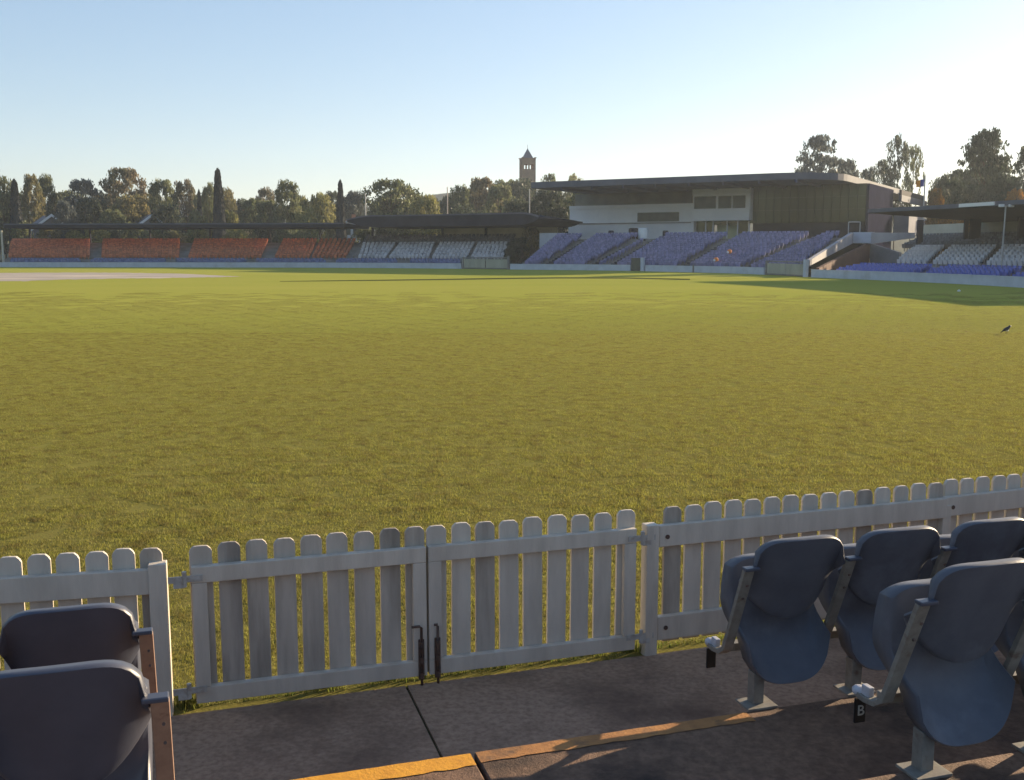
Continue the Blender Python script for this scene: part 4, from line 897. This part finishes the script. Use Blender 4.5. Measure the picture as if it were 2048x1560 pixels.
# ------------------------------------------------------------------ trees: unit height 1, unit half width .5
def leafq(vs, fs, c, s, up=.0):
    d = Vector((R.gauss(0, 1), R.gauss(0, 1), R.gauss(0, 1) + up)).normalized(); e = d.orthogonal().normalized(); e = (Matrix.Rotation(R.uniform(0, 6.28), 3, d) @ e); f = d.cross(e)
    n = len(vs); k = s * R.uniform(.6, 1.3)
    vs += [c - e * k, c + f * k * .5, c + e * k, c - f * k * .5]; fs.append((n, n + 1, n + 2, n + 3))
TREEKIDS = {}; TPROTO = {}
def tree_proto(kind, seed):
    R.seed(seed * 97 + hash(kind.encode()[0]) % 7); vs, fs = [], []; tr = MB()
    def clump(c, r, n, s, flat=1):
        for _ in range(n):
            while True:
                o = Vector((R.uniform(-1, 1), R.uniform(-1, 1), R.uniform(-1, 1)))
                if .25 < o.length < 1: break
            leafq(vs, fs, c + Vector((o.x * r, o.y * r, o.z * r * flat)), s)
    ends = []
    def prof(z, zc, lo, bot):
        return math.sqrt(max(0, 1 - ((z - zc) / (1 - zc)) ** 2)) if z > zc else lo + (1 - lo) * max(0, (z - bot) / (zc - bot)) ** .7
    def crown(N, zc, lo, bot, q0, q1, n, s, flat, rad_=.44, inner=.25):
        for _ in range(N):
            a = R.uniform(0, 6.283); z = bot + (1.0 - bot - q0 * .5) * R.random() ** .8; r = rad_ * max(.06, prof(z, zc, lo, bot)) * R.uniform(inner, 1) ** .5 * R.uniform(.85, 1.08)
            c = Vector((r * math.cos(a), r * math.sin(a), z)); clump(c, R.uniform(q0, q1), n, s, flat); ends.append(c)
    if kind == 'round': crown(150, .64, .62, .14, .06, .13, 52, .026, .62, .46)
    elif kind == 'sparse': crown(125, .66, .45, .28, .055, .12, 48, .024, .5, .47, .2)
    elif kind == 'cypress':
        for _ in range(3200):
            z = R.random() ** .9; k = (min(1, z / .08) ** .5) * (1 - max(0, z - .30) / .70 * .68) * (1 if z < .95 else max(.3, 1 - ((z - .95) / .05) ** 2)); a = R.uniform(0, 6.283); r = .5 * k * R.uniform(.75, 1.02)
            leafq(vs, fs, Vector((r * math.cos(a), r * math.sin(a), z)), .030)
        vs2 = MB(); vs2.tube([(0, 0, .02), (0, 0, .12), (0, 0, .35), (0, 0, .7), (0, 0, .95), (0, 0, .985)], [.36, .44, .43, .25, .13, .04], 12); n = len(vs)
        vs += [Vector(v) for v in vs2.v]; fs += [tuple(n + i for i in f) for f in vs2.f]
    elif kind == 'pine':
        for _ in range(250):
            z = R.uniform(.20, .97); k = math.sqrt(max(0, 1 - ((z - .5) / .5) ** 2)) if z > .5 else .75 + .25 * (z - .24) / .26; a = R.uniform(0, 6.283); r = .45 * k * R.uniform(.1, 1) ** .55
            c = Vector((r * math.cos(a), r * math.sin(a), z)); clump(c, R.uniform(.05, .10), 46, .020, .36); ends.append(c)
    elif kind == 'gum': crown(80, .72, .25, .32, .045, .10, 46, .022, .6, .46, .08)
    elif kind == 'bush': crown(70, .45, .8, .05, .08, .15, 46, .034, .8)
    th = {'round': .022, 'sparse': .02, 'pine': .019, 'gum': .016, 'cypress': .03, 'bush': .02}[kind]
    top = .9 if kind in ('pine', 'gum') else .62
    pts = [(0, 0, 0), (R.uniform(-.01, .01), R.uniform(-.01, .01), .2), (R.uniform(-.02, .02), R.uniform(-.02, .02), .45), (R.uniform(-.02, .02), R.uniform(-.02, .02), top)]
    if kind != 'cypress':
        tr.tube(pts, [th * 1.3, th, th * .7, th * .15], 8)
        for c in R.sample(ends, min(len(ends), 26)):
            z0 = max(.1, c.z - .12 - .5 * math.hypot(c.x, c.y)); z0 = min(z0, top - .05); p0 = Vector((0, 0, z0)); tr.tube([p0, p0.lerp(c, .5) + Vector((0, 0, -.015)), c], [th * .42, th * .28, th * .08], 5)
    else: tr.tube([(0, 0, 0), (0, 0, .1)], [.09, .07], 8)
    cm = bpy.data.meshes.new('crown'); cm.from_pydata([tuple(v) for v in vs], [], fs); cm.materials.append(M['l_olive'])
    tr_o = MB(); tm_ = bpy.data.meshes.new('trunk'); tm_.from_pydata(tr.v, [], tr.f); tm_.materials.append(M['bark'])
    for p in tm_.polygons: p.use_smooth = True
    return cm, tm_
def tree(name, px, y0, wpx, Y, kind, seed, mk, label, cat='tree', group=None, base=0.0):
    if (kind, seed) not in TPROTO: TPROTO[(kind, seed)] = tree_proto(kind, seed)
    cm, tm_ = TPROTO[(kind, seed)]; H = (ZY(y0, Y) - base); Wd = wpx / F * Y * 1.04
    root = thing(name, label, cat, (XY(px, Y, y0 + 30), Y, base), R.uniform(0, 6.28), group, world=False)
    for nm, me in (('crown', cm), ('trunk', tm_)):
        o = bpy.data.objects.new(nm, me); C.objects.link(o); o.parent = root; o.scale = (Wd, Wd, H)
        if nm == 'crown': o.material_slots[0].link = 'OBJECT'; o.material_slots[0].material = M[mk]
        elif kind != 'cypress' and False: pass
TL = [
 # name, px, ytop, width, Y, kind, seed, mat, label
 ('cypress_tree', 30, 360, 30, 178, 'cypress', 1, 'l_cyp', 'broad dark conifer at the open end of the orange stand'),
 ('leafy_tree', 4, 355, 60, 195, 'round', 1, 'l_olive', 'olive tree beyond the broad dark conifer, at the end of the skyline'),
 ('leafy_tree', 62, 351, 44, 192, 'round', 2, 'l_amber', 'amber tinted tree just past the broad dark conifer'),
 ('leafy_tree', 93, 350, 42, 198, 'sparse', 1, 'l_olive', 'loose olive tree standing taller than the grey roofed house below it'),
 ('leafy_tree', 112, 386, 46, 184, 'round', 3, 'l_dark', 'dark rounded tree behind the first grey roofed house'),
 ('gum_tree', 132, 402, 46, 179, 'round', 4, 'l_blue', 'small blue grey gum close behind the flat roof'),
 ('gum_tree', 166, 358, 76, 205, 'sparse', 2, 'l_blue', 'large blue grey gum with a feathery crown, beside the tall reddish tree'),
 ('leafy_tree', 182, 397, 78, 190, 'round', 5, 'l_dark', 'wide dark tree below the blue grey gum'),
 ('leafy_tree', 249, 335, 98, 208, 'sparse', 3, 'l_red', 'tall reddish brown tree, the highest crown behind the orange seats'),
 ('leafy_tree', 262, 392, 92, 188, 'round', 1, 'l_amber', 'amber tree below the tall reddish crown'),
 ('leafy_tree', 226, 420, 60, 181, 'round', 2, 'l_olive', 'low olive tree close behind the flat roof, below the reddish crown'),
 ('leafy_tree', 324, 361, 62, 198, 'round', 3, 'l_olive', 'full olive tree between the reddish crown and the orange tinted one'),
 ('leafy_tree', 368, 361, 54, 202, 'sparse', 4, 'l_red', 'orange brown tree above the small pink house'),
 ('leafy_tree', 332, 408, 66, 184, 'round', 4, 'l_dark', 'dark low tree under the full olive tree'),
 ('cypress_tree', 399, 380, 15, 186, 'cypress', 2, 'l_cyp', 'thin dark cypress beside the tallest cypress'),
 ('leafy_tree', 419, 366, 34, 196, 'round', 5, 'l_olive', 'narrow olive tree between the thin cypress and the tallest cypress'),
 ('leafy_tree', 452, 378, 44, 205, 'round', 1, 'l_amber', 'golden tree right behind the tallest cypress'),
 ('cypress_tree', 436, 338, 30, 176, 'cypress', 3, 'l_cyp', 'tallest dark cypress, tapering high above the flat roof'),
 ('leafy_tree', 392, 425, 46, 180, 'bush', 1, 'l_olive', 'olive bush behind the flat roof beside the thin cypress'),
 ('leafy_tree', 462, 424, 44, 180, 'bush', 2, 'l_yellow', 'yellow green bush at the foot of the tallest cypress'),
 ('leafy_tree', 506, 398, 56, 205, 'round', 2, 'l_olive', 'soft olive tree below the distant hill ridge'),
 ('leafy_tree', 532, 376, 48, 230, 'sparse', 1, 'l_red', 'pale reddish tree far off in front of the hill ridge'),
 ('leafy_tree', 534, 402, 60, 196, 'round', 3, 'l_olive', 'rounded olive tree between the soft olive tree and the pointed one'),
 ('leafy_tree', 575, 362, 58, 190, 'round', 4, 'l_olive', 'pointed green tree midway between the two big cypresses'),
 ('leafy_tree', 600, 392, 46, 200, 'round', 5, 'l_yellow', 'yellowing tree beside the pointed green tree'),
 ('leafy_tree', 641, 388, 60, 200, 'round', 1, 'l_yellow', 'bright yellow green round tree next to the second cypress'),
 ('leafy_tree', 614, 420, 60, 182, 'bush', 3, 'l_yellow', 'low yellow green tree behind the flat roof end'),
 ('cypress_tree', 681, 361, 23, 172, 'cypress', 4, 'l_cyp', 'second tall cypress, at the gap between the two stands'),
 ('leafy_tree', 664, 384, 44, 225, 'round', 2, 'l_dark', 'dim tree behind the second cypress'),
 ('leafy_tree', 712, 384, 58, 210, 'round', 3, 'l_blue', 'blue grey tree between the second cypress and the broad green one'),
 ('leafy_tree', 778, 358, 108, 190, 'sparse', 2, 'l_olive', 'broad loose green tree above the dark roof'),
 ('leafy_tree', 800, 378, 130, 196, 'round', 4, 'l_olive', 'dense green tree filling in behind the broad loose one'),
 ('leafy_tree', 852, 392, 68, 184, 'round', 5, 'l_yellow', 'yellow green tree behind the middle of the dark roof'),
 ('leafy_tree', 920, 373, 56, 205, 'round', 1, 'l_olive', 'olive tree just past the tan pole'),
 ('leafy_tree', 962, 357, 80, 210, 'round', 2, 'l_red', 'tall greyish brown tree between the tan pole and the church tower'),
 ('leafy_tree', 1000, 372, 80, 200, 'round', 3, 'l_olive', 'green brown tree before the church tower'),
 ('leafy_tree', 1044, 358, 66, 240, 'round', 4, 'l_dark', 'dark tree at the foot of the church tower'),
 ('leafy_tree', 930, 415, 110, 178, 'bush', 1, 'l_dark', 'low dark tree right behind the dark roof'),
 ('leafy_tree', 1040, 398, 70, 178, 'round', 5, 'l_dark', 'dark tree behind the end of the dark roof'),
 ('leafy_tree', 1098, 380, 84, 172, 'round', 1, 'l_dark', 'big dark tree under the tip of the pavilion roof'),
 ('leafy_tree', 1100, 350, 52, 230, 'gum', 1, 'l_olive', 'thin wispy tree showing above the tip of the pavilion roof'),
 ('leafy_tree', 1150, 351, 44, 250, 'sparse', 4, 'l_yellow', 'small sunlit yellow green tree above the pavilion roof'),
 ('leafy_tree', 1180, 372, 130, 182, 'round', 2, 'l_olive', 'green tree seen between the pavilion roof and its white block'),
 ('leafy_tree', 1310, 378, 150, 188, 'round', 3, 'l_dark', 'dark tree behind the upper glazing of the pavilion'),
 ('leafy_tree', 18, 384, 80, 232, 'round', 1, 'l_olive', 'distant hazy tree behind the broad dark conifer'),
 ('leafy_tree', 140, 384, 96, 236, 'round', 2, 'l_olive', 'distant hazy tree behind the large blue grey gum'),
 ('leafy_tree', 212, 388, 90, 240, 'round', 3, 'l_dark', 'distant dim tree at the edge of the tall reddish crown'),
 ('leafy_tree', 300, 386, 84, 238, 'round', 4, 'l_amber', 'distant amber tree filling the gap beside the tall reddish crown'),
 ('leafy_tree', 404, 388, 70, 236, 'round', 5, 'l_olive', 'distant tree behind the thin cypress'),
 ('leafy_tree', 486, 400, 80, 246, 'round', 1, 'l_dark', 'distant dark tree just past the golden tree, under the hill ridge'),
 ('leafy_tree', 620, 398, 90, 244, 'round', 2, 'l_olive', 'distant tree behind the yellowing tree'),
 ('leafy_tree', 700, 396, 70, 240, 'round', 3, 'l_dark', 'distant dark tree behind the second cypress and the blue grey tree'),
 ('leafy_tree', 880, 398, 90, 238, 'round', 4, 'l_dark', 'distant dark tree behind the tan pole'),
 ('leafy_tree', 846, 390, 70, 250, 'round', 5, 'l_olive', 'distant olive tree behind the yellow green tree above the dark roof'),
 ('leafy_tree', 906, 390, 70, 250, 'round', 1, 'l_dark', 'distant dark tree on the rise beside the tan pole'),
 ('leafy_tree', 1010, 362, 80, 246, 'round', 2, 'l_olive', 'distant olive tree on the rise near the church tower'),
 ('leafy_tree', -50, 352, 90, 200, 'round', 2, 'l_olive', 'olive tree outside the frame beyond the end of the orange stand'),
 ('leafy_tree', -130, 346, 110, 205, 'round', 3, 'l_amber', 'amber tree outside the frame beyond the end of the orange stand'),
 ('leafy_tree', -225, 350, 120, 210, 'round', 4, 'l_dark', 'dark tree outside the frame beyond the end of the orange stand'),
 ('leafy_tree', -330, 344, 130, 205, 'round', 5, 'l_olive', 'broad olive tree furthest outside the frame beyond the orange stand'),
 ('gum_tree', 1642, 266, 112, 190, 'pine', 1, 'l_blue', 'great hazy blue green tree rising behind the peak of the pavilion roof'),
 ('gum_tree', 1694, 318, 60, 196, 'sparse', 2, 'l_blue', 'lower hazy tree leaning out beside the great blue green one'),
 ('gum_tree', 1604, 336, 50, 200, 'sparse', 1, 'l_blue', 'small hazy tree low behind the pavilion roof'),
 ('gum_tree', 1797, 273, 60, 176, 'gum', 2, 'l_dark', 'tall sparse gum with two thin trunks behind the pavilion'),
 ('gum_tree', 1828, 290, 46, 180, 'gum', 3, 'l_olive', 'slighter olive gum beside the tall sparse gum'),
 ('gum_tree', 1764, 322, 46, 184, 'gum', 1, 'l_dark', 'short dark gum beside the tall sparse gum'),
 ('gum_tree', 1738, 334, 40, 190, 'sparse', 3, 'l_blue', 'short hazy tree between the great blue green tree and the sparse gums'),
 ('pine_tree', 1972, 255, 112, 132, 'pine', 2, 'l_dark', 'tall dark broad conifer rising behind the covered stand'),
 ('pine_tree', 2062, 288, 90, 128, 'pine', 3, 'l_dark', 'dark conifer half cut off beyond the tall broad one'),
 ('leafy_tree', 1900, 352, 70, 138, 'sparse', 4, 'l_dark', 'dark spreading tree behind the covered stand, below the tall conifer'),
 ('leafy_tree', 1936, 372, 80, 124, 'round', 5, 'l_dark', 'dark tree close behind the sloping roof'),
 ('leafy_tree', 1872, 378, 36, 128, 'round', 4, 'l_orange', 'bright autumn orange tree beside the flagpole'),
 ('leafy_tree', 2006, 352, 90, 122, 'round', 1, 'l_dark', 'dark tree in front of the tall conifer trunk'),
 ('leafy_tree', 2030, 378, 50, 118, 'sparse', 3, 'l_orange', 'orange tinted tree low over the sloping roof'),
 ('leafy_tree', 1900, 436, 90, 116, 'bush', 2, 'l_orange', 'amber bush seen under the sloping roof'),
 ('leafy_tree', 2215, 330, 130, 96, 'round', 3, 'l_dark', 'tall dark tree behind the covered stand, outside the edge of the view'),
 ('leafy_tree', 2290, 300, 120, 92, 'sparse', 2, 'l_dark', 'loose dark tree behind the covered stand, outside the edge of the view'),
 ('leafy_tree', 1978, 322, 120, 168, 'round', 4, 'l_dark', 'dark tree well behind the tall broad conifer'),  # this and the next two added to shade the pavilion side
 ('leafy_tree', 1922, 342, 84, 162, 'round', 2, 'l_dark', 'dark tree between the flagpole and the tall broad conifer'),  # added to shade the pavilion side
 ('leafy_tree', 1884, 356, 60, 158, 'round', 1, 'l_olive', 'olive tree just past the flagpole'),  # added to shade the pavilion side
 ('leafy_tree', 2110, 330, 120, 126, 'round', 2, 'l_dark', 'dark tree at the edge of the view beyond the conifers'),
 ('shrub', 1062, 446, 40, 142, 'bush', 3, 'l_amber', 'brownish green shrub between the dark-roofed stand and the violet seats'),
 ('shrub', 1036, 478, 52, 137, 'bush', 1, 'l_dark', 'dark green shrub sloping down to the boundary wall beside the violet seats'),
 ('shrub', 1018, 496, 30, 134, 'bush', 2, 'l_dark', 'small dark shrub at the end of the white seats'),
]
R.seed(11)
for i, a in enumerate(TL): tree(*a[:9], cat='shrub' if a[0] == 'shrub' else 'tree')
hs = [('olive', 'l_olive'), ('dark green', 'l_dark'), ('yellow green', 'l_yellow'), ('amber', 'l_amber')]
hl = {}
where = [('by the broad dark conifer', 46), ('below the first grey roofed house', 100), ('below the blue grey gum', 148), ('behind the first aisle', 192), ('below the reddish crown', 228), ('in front of the tiny pink house', 268), ('below the second grey roofed house', 308), ('behind the second aisle', 350), ('at the foot of the thin cypress', 394), ('past the foot of the tallest cypress', 470), ('beside the low red roofed house', 530), ('behind the third aisle', 566), ('below the yellowing tree', 600), ('beside the low pale house', 668)]
for i, (w_, px) in enumerate(where):
    nm, mk = hs[(i * 3 + i // 3) % 4]
    tree('shrub', px, 447 + (i * 7) % 17, 48 + (i * 11) % 20, 170 + (i % 3) * 4, 'bush', 1 + i % 3, mk, '%s shrub seen under the flat roof, %s' % (nm, w_), 'shrub', 'shrubs behind the orange seats')
for i, (w_, px) in enumerate((('near the second cypress', 726), ('below the broad loose green tree', 775), ('below the yellow green tree', 830), ('at the start of the cream wall', 870))):
    tree('shrub', px, 452, 58, 160, 'bush', 1 + i % 3, ('l_olive', 'l_dark', 'l_olive', 'l_yellow')[i], 'shrub seen under the thick dark roof, %s' % w_, 'shrub', 'shrubs behind the dark-roofed stand')
for i, (x, y, h, mk, lab) in enumerate(((-78, 22, 22, 'l_olive', 'unseen tall olive tree beside the oval, mirrored in the dark glass wall'), (-92, 8, 26, 'l_dark', 'unseen tall dark tree beside the oval, mirrored in the dark glass wall'), (-84, -8, 21, 'l_yellow', 'unseen tall yellow green tree beside the oval, mirrored in the dark glass wall'), (-70, -22, 24, 'l_olive', 'unseen broad olive tree behind the viewpoint, mirrored in the dark glass wall'), (-104, 24, 24, 'l_amber', 'unseen tall amber tree beside the oval, mirrored in the dark glass wall'), (-58, -34, 23, 'l_dark', 'unseen broad dark tree behind the viewpoint, mirrored in the dark glass wall'))):  # unseen trees added so the glass wall has something to mirror
    cm, tm_ = TPROTO[('round', 1 + i % 5)]; root = thing('leafy_tree', lab, 'tree', (x, y, -.05), i * 1.1, None, world=False)  # unseen tree, added for the glass wall to mirror
    for nm, me in (('crown', cm), ('trunk', tm_)):
        o = bpy.data.objects.new(nm, me); C.objects.link(o); o.parent = root; o.scale = (20, 20, h)
        if nm == 'crown': o.material_slots[0].link = 'OBJECT'; o.material_slots[0].material = M[mk]
# ------------------------------------------------------------------ light
SUN_AZ, SUN_EL = rad(53), rad(14.8)
w = bpy.data.worlds.new('World'); sc.world = w; w.use_nodes = True; nt = w.node_tree; bg = nt.nodes['Background']
sky = nt.nodes.new('ShaderNodeTexSky'); sky.sky_type = 'NISHITA'; sky.sun_disc = False; sky.sun_elevation = SUN_EL; sky.sun_rotation = SUN_AZ
sky.air_density = 1.0; sky.dust_density = .6; sky.ozone_density = 1.6; sky.altitude = 500
gm = nt.nodes.new('ShaderNodeGamma'); gm.inputs[1].default_value = .60
tn = nt.nodes.new('ShaderNodeMix'); tn.data_type = 'RGBA'; tn.blend_type = 'MULTIPLY'; tn.inputs['Factor'].default_value = 1; tn.inputs['B'].default_value = (1.0, 1.0, 1.07, 1)
nt.links.new(sky.outputs[0], gm.inputs[0]); hs = nt.nodes.new('ShaderNodeHueSaturation'); hs.inputs['Saturation'].default_value = 1.3; nt.links.new(gm.outputs[0], hs.inputs['Color']); nt.links.new(hs.outputs[0], tn.inputs['A']); nt.links.new(tn.outputs['Result'], bg.inputs[0]); bg.inputs[1].default_value = .124
ld = bpy.data.lights.new('sun', 'SUN'); ld.energy = 5.0; ld.angle = rad(.5); ld.color = (1, .79, .52)
lo = bpy.data.objects.new('sun', ld); C.objects.link(lo)
sd = Vector((math.sin(SUN_AZ) * math.cos(SUN_EL), math.cos(SUN_AZ) * math.cos(SUN_EL), math.sin(SUN_EL)))
lo.rotation_euler = sd.to_track_quat('Z', 'Y').to_euler(); lo.location = (60, 60, 40)
vs_ = sc.view_settings; vs_.view_transform = 'Standard'; vs_.look = 'None'; vs_.exposure = 1.4; vs_.gamma = 1; vs_.use_curve_mapping = False
sc.render.film_transparent = False
sc.cycles.max_bounces = 6; sc.cycles.use_denoising = True
hz = MB(); hz.box((0, 700, 38.5), (3600, 3200, 81)); ho = hz.build('haze', []); ho['kind'] = 'stuff'; ho['label'] = 'thin pale haze in the air'
hmt = bpy.data.materials.new('haze air'); hmt.use_nodes = True; hn = hmt.node_tree; hn.nodes.remove(hn.nodes['Principled BSDF'])
pv = hn.nodes.new('ShaderNodeVolumePrincipled'); pv.inputs['Color'].default_value = (.80, .90, 1, 1); pv.inputs['Density'].default_value = 0.0003; pv.inputs['Anisotropy'].default_value = .35
hn.links.new(pv.outputs[0], hn.nodes['Material Output'].inputs['Volume']); ho.data.materials.append(hmt)
